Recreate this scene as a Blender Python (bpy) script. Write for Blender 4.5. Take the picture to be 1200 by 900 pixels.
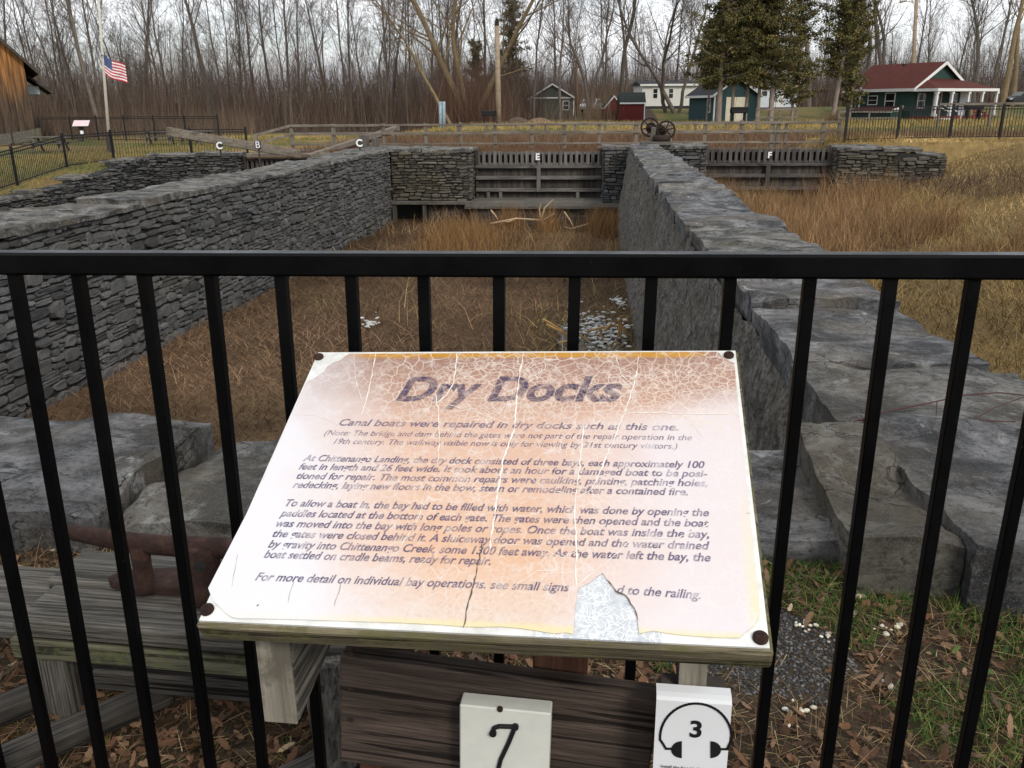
import bpy, bmesh, math, random
import numpy as np
from mathutils import Vector, Matrix, noise as mnoise

for o in list(bpy.data.objects):
    bpy.data.objects.remove(o, do_unlink=True)
SC = bpy.context.scene
COL = SC.collection
rad = math.radians

# ------------------------------------------------------------------ camera
EYE = np.array([0.0, 0.0, 1.44])
FPX, PW, PH = 1005.0, 1200.0, 900.0
_th, _ro = rad(18.0), rad(-0.5)
_f = np.array([0, math.cos(_th), -math.sin(_th)])
_u = np.array([0, math.sin(_th), math.cos(_th)])
_r = np.array([1.0, 0, 0])
CR = _r * math.cos(_ro) + _u * math.sin(_ro)
CU = _u * math.cos(_ro) - _r * math.sin(_ro)
CF = _f
cam = bpy.data.cameras.new('camera')
cam.sensor_width = 36.0
cam.lens = FPX * 36.0 / PW
cam.clip_start = 0.05
cam.clip_end = 3000
camo = bpy.data.objects.new('camera', cam)
COL.objects.link(camo)
camo.matrix_world = Matrix(((CR[0], CU[0], -CF[0], EYE[0]), (CR[1], CU[1], -CF[1], EYE[1]),
                            (CR[2], CU[2], -CF[2], EYE[2]), (0, 0, 0, 1)))
SC.camera = camo
SC.render.resolution_x, SC.render.resolution_y = 1024, 768

# ------------------------------------------------------------------ sky, sun, exposure
SUN_EL, SUN_AZ = rad(38), rad(150)      # azimuth clockwise from +Y (behind the viewer, to the right)
world = bpy.data.worlds.new('World')
SC.world = world
world.use_nodes = True
wt = world.node_tree
wt.nodes.clear()
def wn(t, **k):
    n = wt.nodes.new(t)
    for a, b in k.items():
        if a in n.inputs: n.inputs[a].default_value = b
        else: setattr(n, a, b)
    return n
w_out = wn('ShaderNodeOutputWorld')
w_bg = wn('ShaderNodeBackground', Strength=0.10)
w_sky = wn('ShaderNodeTexSky', sky_type='NISHITA', sun_disc=False, sun_elevation=SUN_EL,
           sun_rotation=SUN_AZ, air_density=1.0, dust_density=1.5, ozone_density=1.0)
w_tc = wn('ShaderNodeTexCoord')
w_map = wn('ShaderNodeMapping')
w_map.inputs['Scale'].default_value = (1.6, 1.6, 6.0)
w_map.inputs['Location'].default_value = (3.3, 1.2, 0.4)
w_no = wn('ShaderNodeTexNoise', Scale=2.3, Detail=7.0, Roughness=0.55)
w_rp = wn('ShaderNodeValToRGB')
w_rp.color_ramp.elements[0].position = 0.40
w_rp.color_ramp.elements[1].position = 0.58
w_rp.color_ramp.elements[0].color = (0.45, 0.45, 0.45, 1)
w_cl = wn('ShaderNodeTexNoise', Scale=1.6, Detail=4.0)
w_cr = wn('ShaderNodeValToRGB')
w_cr.color_ramp.elements[0].position = 0.3
w_cr.color_ramp.elements[1].position = 0.7
w_cr.color_ramp.elements[0].color = (9.2, 9.5, 9.9, 1)
w_cr.color_ramp.elements[1].color = (10.6, 10.7, 10.9, 1)
w_mx = wn('ShaderNodeMix', data_type='RGBA')
L = wt.links.new
L(w_tc.outputs['Generated'], w_map.inputs[0]); L(w_map.outputs[0], w_no.inputs['Vector'])
L(w_map.outputs[0], w_cl.inputs['Vector']); L(w_no.outputs['Fac'], w_rp.inputs[0]); L(w_cl.outputs['Fac'], w_cr.inputs[0])
L(w_rp.outputs[0], w_mx.inputs[0]); L(w_sky.outputs[0], w_mx.inputs[6]); L(w_cr.outputs[0], w_mx.inputs[7])
L(w_mx.outputs[2], w_bg.inputs['Color']); L(w_bg.outputs[0], w_out.inputs['Surface'])

sun = bpy.data.lights.new('sun', 'SUN')
sun.energy = 1.5
sun.angle = rad(12)
sun.color = (1.0, 0.93, 0.82)
suno = bpy.data.objects.new('sun', sun)
COL.objects.link(suno)
_sd = Vector((math.sin(SUN_AZ) * math.cos(SUN_EL), math.cos(SUN_AZ) * math.cos(SUN_EL), math.sin(SUN_EL)))
suno.rotation_euler = _sd.to_track_quat('Z', 'Y').to_euler()
suno.location = (10, -20, 30)

vs = SC.view_settings
vs.view_transform = 'Standard'
vs.look = 'None'
vs.gamma = 1.0
vs.exposure = 0.42
vs.use_curve_mapping = False

# ------------------------------------------------------------------ measuring helpers
PSI = rad(5.56)                          # the docks run 5.56 degrees clockwise of +Y
cP, sP = math.cos(PSI), math.sin(PSI)
def D(u, v, z=0.0):
    return Vector((u * cP + v * sP, -u * sP + v * cP, z))
def toD(x, y):
    return x * cP - y * sP, x * sP + y * cP
DM = Matrix.Rotation(-PSI, 4, 'Z')       # dock frame -> world
def ray(px, py):
    return CR * (px - PW / 2) / FPX - CU * (py - PH / 2) / FPX + CF
def atY(px, py, Y):
    d = ray(px, py)
    return Vector(EYE + d * (Y / d[1]))
def atZ(px, py, z):
    d = ray(px, py)
    return Vector(EYE + d * ((z - EYE[2]) / d[2]))
def atPlane(px, py, p, n):
    d = Vector(ray(px, py)); e = Vector(EYE)
    return e + d * ((p - e).dot(n) / d.dot(n))

# ------------------------------------------------------------------ object helpers
WM = {}
def tag(o, label=None, cat=None, group=None, kind=None):
    if label: o['label'] = label
    if cat: o['category'] = cat
    if group: o['group'] = group
    if kind: o['kind'] = kind
    return o
def empty(name, loc, label, cat, group=None, rz=0.0):
    o = bpy.data.objects.new(name, None)
    o.empty_display_size = 0.2
    COL.objects.link(o)
    M = Matrix.Translation(Vector(loc)) @ Matrix.Rotation(rz, 4, 'Z')
    o.matrix_world = M
    WM[o.name] = M
    return tag(o, label, cat, group)
class MB:
    def __init__(s):
        s.v = []; s.f = []; s.c = []
    def add(s, vs_, fs_):
        b = len(s.v)
        s.v.extend([tuple(p) for p in vs_])
        s.f.extend([tuple(i + b for i in f) for f in fs_])
    def box(s, x0, x1, y0, y1, z0, z1, M=None):
        p = [(x0, y0, z0), (x1, y0, z0), (x1, y1, z0), (x0, y1, z0), (x0, y0, z1), (x1, y0, z1), (x1, y1, z1), (x0, y1, z1)]
        if M is not None: p = [M @ Vector(q) for q in p]
        s.add(p, [(0, 3, 2, 1), (4, 5, 6, 7), (0, 1, 5, 4), (1, 2, 6, 5), (2, 3, 7, 6), (3, 0, 4, 7)])
        return s
    def bar(s, a, b, w, h, up=(0, 0, 1), e=0.0):
        """a rectangular bar from a to b, w wide sideways and h high along up"""
        a = Vector(a); b = Vector(b); d = (b - a).normalized(); up = Vector(up)
        sd = d.cross(up).normalized(); uu = sd.cross(d).normalized()
        M = Matrix(((sd[0], d[0], uu[0], a[0]), (sd[1], d[1], uu[1], a[1]), (sd[2], d[2], uu[2], a[2]), (0, 0, 0, 1)))
        return s.box(-w / 2, w / 2, -e, (b - a).length + e, -h / 2, h / 2, M)
    def tube(s, pts, rs, n=8, caps=True, flat=1.0):
        pts = [Vector(p) for p in pts]
        if not hasattr(rs, '__len__'): rs = [rs] * len(pts)
        ref = Vector((0.13, 0.27, 0.95)); rings = []
        for i, p in enumerate(pts):
            d = (pts[min(i + 1, len(pts) - 1)] - pts[max(i - 1, 0)]).normalized()
            a = d.cross(ref)
            if a.length < 1e-3: a = d.cross(Vector((1, 0, 0)))
            a.normalize(); b = d.cross(a)
            rings.append([p + (a * math.cos(2 * math.pi * k / n) + b * math.sin(2 * math.pi * k / n) * flat) * rs[i] for k in range(n)])
        vs_ = [q for r in rings for q in r]; fs_ = []
        for i in range(len(pts) - 1):
            for k in range(n):
                k2 = (k + 1) % n
                fs_.append((i * n + k, i * n + k2, i * n + n + k2, i * n + n + k))
        if caps:
            fs_.append(tuple(range(n - 1, -1, -1))); m = (len(pts) - 1) * n
            fs_.append(tuple(m + k for k in range(n)))
        s.add(vs_, fs_)
        return s
    def prism(s, poly, off):
        """a flat polygon (3D points) thickened by the vector off"""
        n = len(poly); off = Vector(off)
        p = [Vector(q) for q in poly] + [Vector(q) + off for q in poly]
        s.add(p, [tuple(range(n - 1, -1, -1)), tuple(range(n, 2 * n))] + [(i, (i + 1) % n, (i + 1) % n + n, i + n) for i in range(n)])
        return s
    def torus(s, M, R_, r_, n=24, m=8):
        vs_ = []; fs_ = []
        for i in range(n):
            a = 2 * math.pi * i / n
            for j in range(m):
                b = 2 * math.pi * j / m
                vs_.append(M @ Vector(((R_ + r_ * math.cos(b)) * math.cos(a), (R_ + r_ * math.cos(b)) * math.sin(a), r_ * math.sin(b))))
        for i in range(n):
            for j in range(m):
                fs_.append((i * m + j, ((i + 1) % n) * m + j, ((i + 1) % n) * m + (j + 1) % m, i * m + (j + 1) % m))
        s.add(vs_, fs_)
        return s
    def mesh(s, name):
        me = bpy.data.meshes.new(name)
        me.from_pydata(s.v, [], s.f)
        me.validate(); me.update()
        return me
    def build(s, name, mat, parent=None, M=None, smooth=False, bevel=0.0):
        return link_mesh(name, s.mesh(name), mat, parent, M, smooth, bevel)
def link_mesh(name, me, mat, parent=None, M=None, smooth=False, bevel=0.0):
    """M is the frame the vertices are given in (world if None)"""
    o = bpy.data.objects.new(name, me)
    if mat: me.materials.append(mat)
    if smooth: me.polygons.foreach_set('use_smooth', [True] * len(me.polygons))
    if smooth and name in ('coping_stone', 'mortar_block'): me.set_sharp_from_angle(angle=rad(38))
    COL.objects.link(o)
    M = M or Matrix.Identity(4)
    if parent is not None:
        o.parent = parent
        o.matrix_parent_inverse = WM[parent.name].inverted()
        o.matrix_basis = M
    else:
        o.matrix_basis = M
    WM[o.name] = M
    if bevel:
        b = o.modifiers.new('bevel', 'BEVEL'); b.width = bevel; b.segments = 1; b.limit_method = 'ANGLE'
    return o
def np_mesh(name, V, F, mat, parent=None, cols=None, smooth=False):
    """V (n,3), F (m,k) constant-size faces, cols (m,) or (m,3) per-face colour"""
    V = np.asarray(V, np.float32); F = np.asarray(F, np.int32); k = F.shape[1]
    me = bpy.data.meshes.new(name)
    me.vertices.add(len(V)); me.vertices.foreach_set('co', V.ravel())
    me.loops.add(F.size); me.loops.foreach_set('vertex_index', F.ravel())
    me.polygons.add(len(F))
    me.polygons.foreach_set('loop_start', np.arange(0, F.size, k, dtype=np.int32))
    me.polygons.foreach_set('loop_total', np.full(len(F), k, np.int32))
    if cols is not None:
        at = me.attributes.new('tint', 'FLOAT_COLOR', 'FACE')
        c4 = np.ones((len(F), 4), np.float32); c4[:, :3] = cols
        at.data.foreach_set('color', c4.ravel())
    me.update(calc_edges=True); me.validate()
    return link_mesh(name, me, mat, parent, None, smooth)
def copy_thing(root, M, label=None, group=None):
    """a copy of a thing and of its parts, moved by setting its root's matrix"""
    r = root.copy(); COL.objects.link(r); r.matrix_basis = M
    if label: r['label'] = label
    if group: r['group'] = group
    for ch in root.children:
        c = ch.copy(); COL.objects.link(c); c.parent = r
        for g in ch.children:
            d = g.copy(); COL.objects.link(d); d.parent = c
    return r

# ------------------------------------------------------------------ materials
class MT:
    def __init__(s, name, rough=0.85, spec=0.25, metal=0.0):
        s.m = bpy.data.materials.new(name); s.m.use_nodes = True
        s.t = s.m.node_tree; s.b = s.t.nodes['Principled BSDF']
        s.b.inputs['Roughness'].default_value = rough
        s.b.inputs['Specular IOR Level'].default_value = spec
        s.b.inputs['Metallic'].default_value = metal
        s.tc = s.t.nodes.new('ShaderNodeTexCoord')
        s.h = None
    def n(s, t, **k):
        x = s.t.nodes.new(t)
        for a, b in k.items():
            if a in x.inputs:
                if isinstance(b, bpy.types.NodeSocket): s.t.links.new(b, x.inputs[a])
                else: x.inputs[a].default_value = b
            else: setattr(x, a, b)
        return x
    def co(s, scale=(1, 1, 1), rot=(0, 0, 0), src='Object', loc=(0, 0, 0)):
        mp = s.n('ShaderNodeMapping', Vector=s.tc.outputs[src])
        mp.inputs['Scale'].default_value = scale; mp.inputs['Rotation'].default_value = rot; mp.inputs['Location'].default_value = loc
        return mp.outputs[0]
    def noise(s, sc, det=5, ro=0.6, vec=None, dist=0.0):
        return s.n('ShaderNodeTexNoise', Vector=vec or s.tc.outputs['Object'], Scale=sc, Detail=det, Roughness=ro, Distortion=dist).outputs['Fac']
    def vor(s, sc, vec=None, feature='F1', rnd=1.0):
        return s.n('ShaderNodeTexVoronoi', Vector=vec or s.tc.outputs['Object'], Scale=sc, feature=feature, Randomness=rnd).outputs['Distance']
    def ramp(s, fac, stops, interp='LINEAR'):
        r = s.n('ShaderNodeValToRGB', Fac=fac); cr = r.color_ramp; cr.interpolation = interp
        while len(cr.elements) < len(stops): cr.elements.new(0.5)
        for e, (p, c) in zip(cr.elements, stops):
            e.position = p
            e.color = (c, c, c, 1) if not hasattr(c, '__len__') else (*c, 1)
        return r.outputs['Color']
    def mix(s, fac, a, b, mode='MIX'):
        x = s.n('ShaderNodeMix', data_type='RGBA', blend_type=mode)
        for i, q in ((0, fac), (6, a), (7, b)):
            if isinstance(q, bpy.types.NodeSocket): s.t.links.new(q, x.inputs[i])
            elif i == 0: x.inputs[0].default_value = q
            else: x.inputs[i].default_value = (*q, 1) if hasattr(q, '__len__') else (q, q, q, 1)
        return x.outputs[2]
    def math(s, op, a, b=0.0, c=None):
        x = s.n('ShaderNodeMath', operation=op)
        for i, q in enumerate((a, b) if c is None else (a, b, c)):
            if isinstance(q, bpy.types.NodeSocket): s.t.links.new(q, x.inputs[i])
            else: x.inputs[i].default_value = q
        return x.outputs[0]
    def attr(s, name):
        return s.n('ShaderNodeAttribute', attribute_name=name).outputs['Color']
    def island(s):
        return s.n('ShaderNodeNewGeometry').outputs['Random Per Island']
    def objrand(s):
        return s.n('ShaderNodeObjectInfo').outputs['Random']
    def color(s, c):
        if isinstance(c, bpy.types.NodeSocket): s.t.links.new(c, s.b.inputs['Base Color'])
        else: s.b.inputs['Base Color'].default_value = (*c, 1)
        return s
    def rough(s, f):
        s.t.links.new(f, s.b.inputs['Roughness']); return s
    def bump(s, h, st=0.5, d=0.02):
        x = s.n('ShaderNodeBump', Height=h, Strength=st, Distance=d)
        if s.h is not None: s.t.links.new(s.h, x.inputs['Normal'])
        s.h = x.outputs[0]
        s.t.links.new(s.h, s.b.inputs['Normal']); return s
def plain(name, c, rough=0.7, spec=0.3, metal=0.0, var=0.25, sc=6):
    m = MT(name, rough, spec, metal)
    c = np.array(c)
    m.color(m.ramp(m.noise(sc, 5), [(0.3, tuple(c * (1 - var))), (0.7, tuple(np.minimum(c * (1 + var), 0.95)))]))
    return m.m
def wood(name, c0, c1, axis=0, fine=60, bump=0.5, isl=0.35, worn_or_lit=None, crack=0.0):
    """weathered timber: streaks along one axis of the object's own frame"""
    m = MT(name, 0.9, 0.15)
    s = [fine] * 3; s[axis] = fine * 0.035
    s2 = [fine * 0.22] * 3; s2[axis] = fine * 0.015
    s3 = [fine * 0.5] * 3; s3[axis] = fine * 0.012
    a = m.noise(1.0, 8, 0.75, m.co(s), 0.3); b = m.noise(1.0, 5, 0.6, m.co(s2), 0.5); k = m.noise(1.0, 3, 0.5, m.co(s3), 0.3)
    c = m.mix(m.ramp(a, [(0.36, 0), (0.60, 1)]), c0, c1)
    c = m.mix(m.ramp(b, [(0.35, 0.75), (0.58, 0)]), c, tuple(np.array(c0) * 0.55))
    c = m.mix(m.math('MULTIPLY', m.island(), isl), c, tuple(np.array(c0) * 0.5))
    kk = m.ramp(k, [(0.40, 1), (0.44, 0)])
    if crack: c = m.mix(m.math('MULTIPLY', kk, crack), c, tuple(np.array(c0) * 0.15))
    if worn_or_lit: c = m.mix(m.ramp(m.noise(fine * .12, 7, 0.75), [(0.48, 0), (0.60, 0.85)]), c, worn_or_lit)
    m.color(c); m.bump(m.mix(0.5, a, b), bump, 0.006)
    if crack: m.bump(m.ramp(k, [(0.40, 0), (0.46, 1)]), 0.6, 0.006)
    return m.m
M_grain = [None] * 3
M_iron = MT('black_enamel_iron', 0.30, 0.12); M_iron.color(M_iron.ramp(M_iron.noise(60, 4), [(0.3, (0.0015, 0.0015, 0.0018)), (0.8, (0.003, 0.003, 0.0035))]))
M_iron.bump(M_iron.noise(300, 3), 0.12, 0.002)
M_iron.rough(M_iron.ramp(M_iron.noise(9, 6, .7), [(.35, .24), (.7, .48)]))
M_iron.color(M_iron.mix(M_iron.math('MULTIPLY', M_iron.ramp(M_iron.vor(55), [(.05, 1), (.09, 0)]), M_iron.ramp(M_iron.noise(6, 3), [(.60, 0), (.68, .5)])), (.002, .002, .0024), (.16, .155, .15))); M_iron = M_iron.m
M_ironfar = plain('black_fence_paint', (0.008, 0.008, 0.009), 0.6, 0.3)

def stone_mat(name, lo, hi, tint, mortar_var=0.5, sc=1.0, moss=0.0, mosscol=(0.10, 0.08, 0.035)):
    m = MT(name, 0.92, 0.2)
    n1 = m.noise(9 * sc, 8, 0.7); n2 = m.noise(45 * sc, 5, 0.7); n3 = m.noise(1.1 * sc, 4, 0.6)
    c = m.ramp(n1, [(0.3, lo), (0.7, hi)])
    c = m.mix(m.ramp(m.island(), [(0, 0), (0.45, 0.3), (0.8, 0.05), (1, 0.75)]), c, tint)
    c = m.mix(m.ramp(m.math('FRACT', m.math('MULTIPLY', m.island(), 7.31)), [(0.0, 0.75), (0.35, 0.0), (1, 0)]), c, tuple(np.array(lo) * 0.5))
    c = m.mix(m.ramp(n2, [(0.3, 0.55), (0.55, 0)]), c, tuple(np.array(lo) * 0.45))
    c = m.mix(m.ramp(n3, [(0.45, 0), (0.75, 0.5)]), c, tuple(np.array(lo) * 0.6))
    if moss: c = m.mix(m.math('MULTIPLY', m.ramp(m.noise(0.9 * sc, 7, 0.7), [(0.47, 0), (0.62, 1)]), moss), c, mosscol)
    m.color(c); m.bump(n1, 0.7, 0.03); m.bump(n2, 0.5, 0.01)
    return m.m
M_rubble = stone_mat('dark_grey_rubble_stone', (0.048, 0.048, 0.050), (0.14, 0.14, 0.142), (0.20, 0.198, 0.19), moss=0.15)
M_rubbrown = stone_mat('brown_grey_rubble_stone', (0.05, 0.047, 0.042), (0.14, 0.13, 0.112), (0.23, 0.205, 0.15), moss=0.3)
M_mortar = stone_mat('dark_wall_joints', (0.022, 0.022, 0.022), (0.05, 0.049, 0.046), (0.04, 0.04, 0.04))
def rough_cement():
    m = MT('rough_lumpy_cement', 0.95, 0.15)
    n1 = m.noise(7, 9, 0.75); v = m.vor(11, m.co((1, 1, 0.7))); n3 = m.noise(0.9, 5)
    c = m.ramp(n1, [(0.3, (0.12, 0.112, 0.099)), (0.7, (0.32, 0.305, 0.275))])
    c = m.mix(m.ramp(v, [(0.0, 0.0), (0.5, .0), (.75, .6)]), c, (0.045, 0.04, 0.035)); c = m.mix(m.ramp(m.noise(32, 5, .7), [(.38, .9), (.5, 0)]), c, (.045, .04, .034)); c = m.mix(m.ramp(m.noise(15, 4, .7), [(.56, 0), (.66, .6)]), c, (.33, .315, .285))
    c = m.mix(m.ramp(n3, [(0.42, 0), (0.7, 0.55)]), c, (0.11, 0.095, 0.065))
    m.color(c); m.bump(n1, 1.0, 0.09); m.bump(m.vor(20), 0.9, 0.04); m.bump(m.noise(60, 5), 0.8, 0.015)
    return m.m
M_cement = rough_cement()
def slate(name, lo, hi, lich=0.6, warm=0.3):
    m = MT(name, 0.85, 0.25)
    lo_, hi_ = np.array(lo), np.array(hi)
    st = m.noise(1.0, 8, 0.7, m.co((2.0, 7, 20), (0.05, 0.08, 0.1)), 1.2)
    n1 = m.noise(3.2, 12, 0.74, None, 0.3); n2 = m.noise(38, 8, 0.8); n3 = m.noise(1.2, 5); n4 = m.noise(150, 4, 0.8)
    c = m.ramp(n1, [(0.32, tuple(lo_ * .5)), (0.45, tuple(lo_ * 1.05)), (0.54, tuple((lo_ + hi_) / 2)), (0.68, tuple(hi_ * 1.25))])
    c = m.mix(m.ramp(st, [(0.36, 0.85), (0.46, 0)]), c, tuple(lo_ * 0.55))
    c = m.mix(m.ramp(n3, [(0.48, 0), (0.70, warm)]), c, (0.17, 0.14, 0.095))
    c = m.mix(m.ramp(n2, [(0.36, 0.85), (0.48, 0)]), c, tuple(lo_ * 0.4))
    c = m.mix(m.ramp(n4, [(0.54, 0), (0.70, 0.5)]), c, tuple(np.minimum(hi_ * 1.5, .5)))
    w = m.math('MULTIPLY', m.ramp(m.noise(4.8, 7, 0.62, None, 0.8), [(0.60, 0), (0.66, 1)]), m.ramp(n2, [(0.40, 0.1), (0.56, 1)]))
    c = m.mix(m.math('MULTIPLY', w, lich), c, (0.40, 0.41, 0.40))
    cr = m.vor(1.7, m.co((1, .6, 2.5), (0, 0, .5)), 'DISTANCE_TO_EDGE')
    wv = m.n('ShaderNodeVectorMath', operation='ADD'); nz = m.n('ShaderNodeTexNoise', Vector=m.tc.outputs['Object'], Scale=3.0, Detail=6.0)
    m.t.links.new(nz.outputs['Color'], wv.inputs[0]); m.t.links.new(m.tc.outputs['Object'], wv.inputs[1])
    cr = m.vor(1.5, wv.outputs[0], 'DISTANCE_TO_EDGE'); crl = m.ramp(cr, [(0.0, 1), (0.012, 0)])
    crm = m.math('MULTIPLY', crl, m.ramp(m.noise(1.8, 3), [(0.48, 0), (0.58, 1)]))
    c = m.mix(crm, c, (0.012, 0.012, 0.012))
    m.color(c); m.bump(st, 0.8, 0.04); m.bump(n1, 0.9, 0.05); m.bump(n2, 0.9, 0.014); m.bump(m.ramp(crm, [(0, 1), (1, 0)]), 0.8, 0.02)
    return m.m
M_slate = slate('blue_grey_coping_stone', (0.043, 0.0435, 0.046), (0.25, 0.25, 0.255), .8, .6)
M_slatew = slate('mottled_coping_stone', (0.05, 0.049, 0.046), (0.265, 0.26, 0.243), 0.6, 0.6)
M_pudding = slate('crumbling_mortar', (0.05, 0.046, 0.04), (0.20, 0.19, 0.165), .3, .5)

M_woodgrey = [wood('weathered_grey_timber_%s' % 'xyz'[a], (0.085, 0.078, 0.068), (0.20, 0.185, 0.16), a) for a in range(3)]
M_wooddark = [wood('dark_wet_timber_%s' % 'xyz'[a], (0.045, 0.038, 0.033), (0.115, 0.10, 0.088), a, 25) for a in range(3)]
M_woodpale = [wood('pale_fence_timber_%s' % 'xyz'[a], (0.15, 0.125, 0.10), (0.30, 0.26, 0.215), a, 30) for a in range(3)]
M_plank = wood('brown_stained_plank', (0.034, 0.025, 0.021), (0.115, 0.086, 0.07), 0, 170, 0.9, 0, None, .8)
M_near = [wood('grained_grey_timber_%s' % 'xyz'[a], (0.062, 0.057, 0.050), (0.21, 0.195, 0.168), a, 190, 0.7, .3, None, .55) for a in range(3)]
M_nearshade = [wood('grained_shaded_timber_%s' % 'xyz'[a], (0.03, 0.027, 0.024), (0.11, 0.10, 0.088), a, 170, 0.9, .3, None, .9) for a in range(3)]  # near timber darkened: shade under the deck put into its colour
M_endgrain = wood('sawn_end_grain', (0.15, 0.135, 0.105), (0.30, 0.275, 0.225), 2, 90, .5, 0, (0.10, .09, .07))
M_signwood = wood('mossy_board_edge', (0.055, 0.045, 0.028), (0.24, 0.205, 0.135), 0, 170, 0.9, 0, (0.12, 0.115, 0.05), .7)
M_redpost = wood('red_brown_post', (0.035, 0.018, 0.012), (0.12, 0.055, 0.034), 2, 45, 0.6, 0)
M_rust = MT('rusty_iron', 0.85, 0.3, 0.2); M_rust.color(M_rust.ramp(M_rust.noise(25, 8, 0.7), [(0.3, (0.018, 0.010, 0.008)), (0.5, (0.040, 0.020, 0.015)), (0.62, (0.068, 0.034, 0.024)), (0.74, (0.11, 0.075, 0.062))])); M_rust.bump(M_rust.noise(22, 6, .7), 0.8, 0.012); M_rust.bump(M_rust.noise(110, 6, .8), 0.9, 0.006); M_rust = M_rust.m
M_darkrust = plain('dark_rusty_iron', (0.032, 0.022, 0.018), 0.8, 0.3, 0.3, 0.5, 20)
M_white = plain('white_paint', (0.78, 0.79, 0.80), 0.6, 0.3, 0, 0.06, 2)
M_tint = MT('dead_plants', 0.9, 0.1); M_tint.color(M_tint.attr('tint')); M_tint = M_tint.m
M_black = plain('black_lettering', (0.008, 0.008, 0.010), 0.6, 0.3)

# value noise in numpy, for many points
_rs = np.random.RandomState(5)
_perm = _rs.rand(64, 64, 64).astype(np.float32)
def vnoise(P, sc=1.0, octv=3):
    P = np.asarray(P, np.float64) * sc; out = 0; amp = 1.0; tot = 0
    for o in range(octv):
        i = np.floor(P).astype(int); f = P - i; f = f * f * (3 - 2 * f)
        def g(a, b, c): return _perm[(i[..., 0] + a) % 64, (i[..., 1] + b) % 64, (i[..., 2] + c) % 64]
        x0 = g(0, 0, 0) * (1 - f[..., 0]) + g(1, 0, 0) * f[..., 0]; x1 = g(0, 1, 0) * (1 - f[..., 0]) + g(1, 1, 0) * f[..., 0]
        y0 = g(0, 0, 1) * (1 - f[..., 0]) + g(1, 0, 1) * f[..., 0]; y1 = g(0, 1, 1) * (1 - f[..., 0]) + g(1, 1, 1) * f[..., 0]
        r = (x0 * (1 - f[..., 1]) + x1 * f[..., 1]) * (1 - f[..., 2]) + (y0 * (1 - f[..., 1]) + y1 * f[..., 1]) * f[..., 2]
        out = out + amp * (r - 0.5); tot += amp; amp *= 0.5; P = P * 2.03 + 11.3
    return out / tot
def sst(a, b, x):
    t = np.clip((x - a) / (b - a), 0, 1); return t * t * (3 - 2 * t)

# ================================================================== THE GROUND
def ground_z(x, y):
    x = np.asarray(x, float); y = np.asarray(y, float)
    u = x * cP - y * sP; v = x * sP + y * cP
    P = np.stack([x, y, x * 0], -1)
    z = 0.05 * vnoise(P, 0.5, 1) + 0.012 * vnoise(P, 1.7, 1)
    far = -0.08 + sst(86, 104, v) * 1.0 * sst(4, 13, x) - sst(-9, -16, u) * 0.5
    far = far + 3.5 * sst(125, 330, v) + 0.25 * vnoise(P, 0.08)
    z = np.where(v > 33, far, z)
    # dry canal beyond the gates
    can = sst(33.3, 34.2, v) * (1 - sst(55, 60, v)) * sst(-15.5, -12.5, u) * (1 - sst(8.0, 8.8, u) * (1 - sst(38, 42, v)))
    z = z * (1 - can) + (-0.8 + 0.15 * vnoise(P, 0.5)) * can
    nearb = (v > 3.0) & (v <= 33.0)
    b1 = nearb & (u > -7.55) & (u < 1.3)
    z = np.where(b1, -2.32 - 0.010 * (v - 3) + 0.22 * vnoise(P, 0.45) + 0.08 * vnoise(P, 2.0), z)
    # bay to the right: floor, then the grassy bank
    b2 = nearb & (u >= 1.3)
    bank = sst(7.4, 14.0, u + 0.9 * vnoise(P, 0.25)) * 0.55 + sst(6.0, 11.0, u) * sst(11.0, 16.0, u) * 0.45
    z = np.where(b2, -1.75 + 0.25 * vnoise(P, 0.35) + 1.85 * bank, z)
    z = np.where((v > 33) & (v < 38) & (u > 8.4), 0.05 + 0.05 * vnoise(P, 0.6), z)
    b3 = nearb & (u <= -7.55) & (u > -17.4)
    z = np.where(b3, -2.2, z)
    b4 = nearb & (u <= -17.4)
    z = np.where(b4, -0.52 - sst(33, 22, v) * 0.62 + sst(-17.4, -19.0, u) * (0.05 + sst(33, 24, v) * 0.30) + 0.05 * vnoise(P, 0.6), z)
    return z
def gz(x, y): return float(ground_z(np.array([x]), np.array([y]))[0])

U = np.concatenate([-np.geomspace(420, 24, 40), np.arange(-23.5, 20.01, 0.22), np.geomspace(20.6, 420, 44)])
V = np.concatenate([-np.geomspace(120, 4, 10), np.arange(-3.5, 4.5, 0.16), np.arange(4.6, 40, 0.26), np.geomspace(40.4, 700, 90)])
UU, VV = np.meshgrid(U, V)
GX = UU * cP + VV * sP; GY = -UU * sP + VV * cP
GZ = ground_z(GX, GY)
nv_, nu_ = UU.shape
idx = np.arange(nv_ * nu_).reshape(nv_, nu_)
GF = np.stack([idx[:-1, :-1], idx[:-1, 1:], idx[1:, 1:], idx[1:, :-1]], -1).reshape(-1, 4)
GP = np.stack([GX, GY, GZ], -1).reshape(-1, 3)
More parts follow.
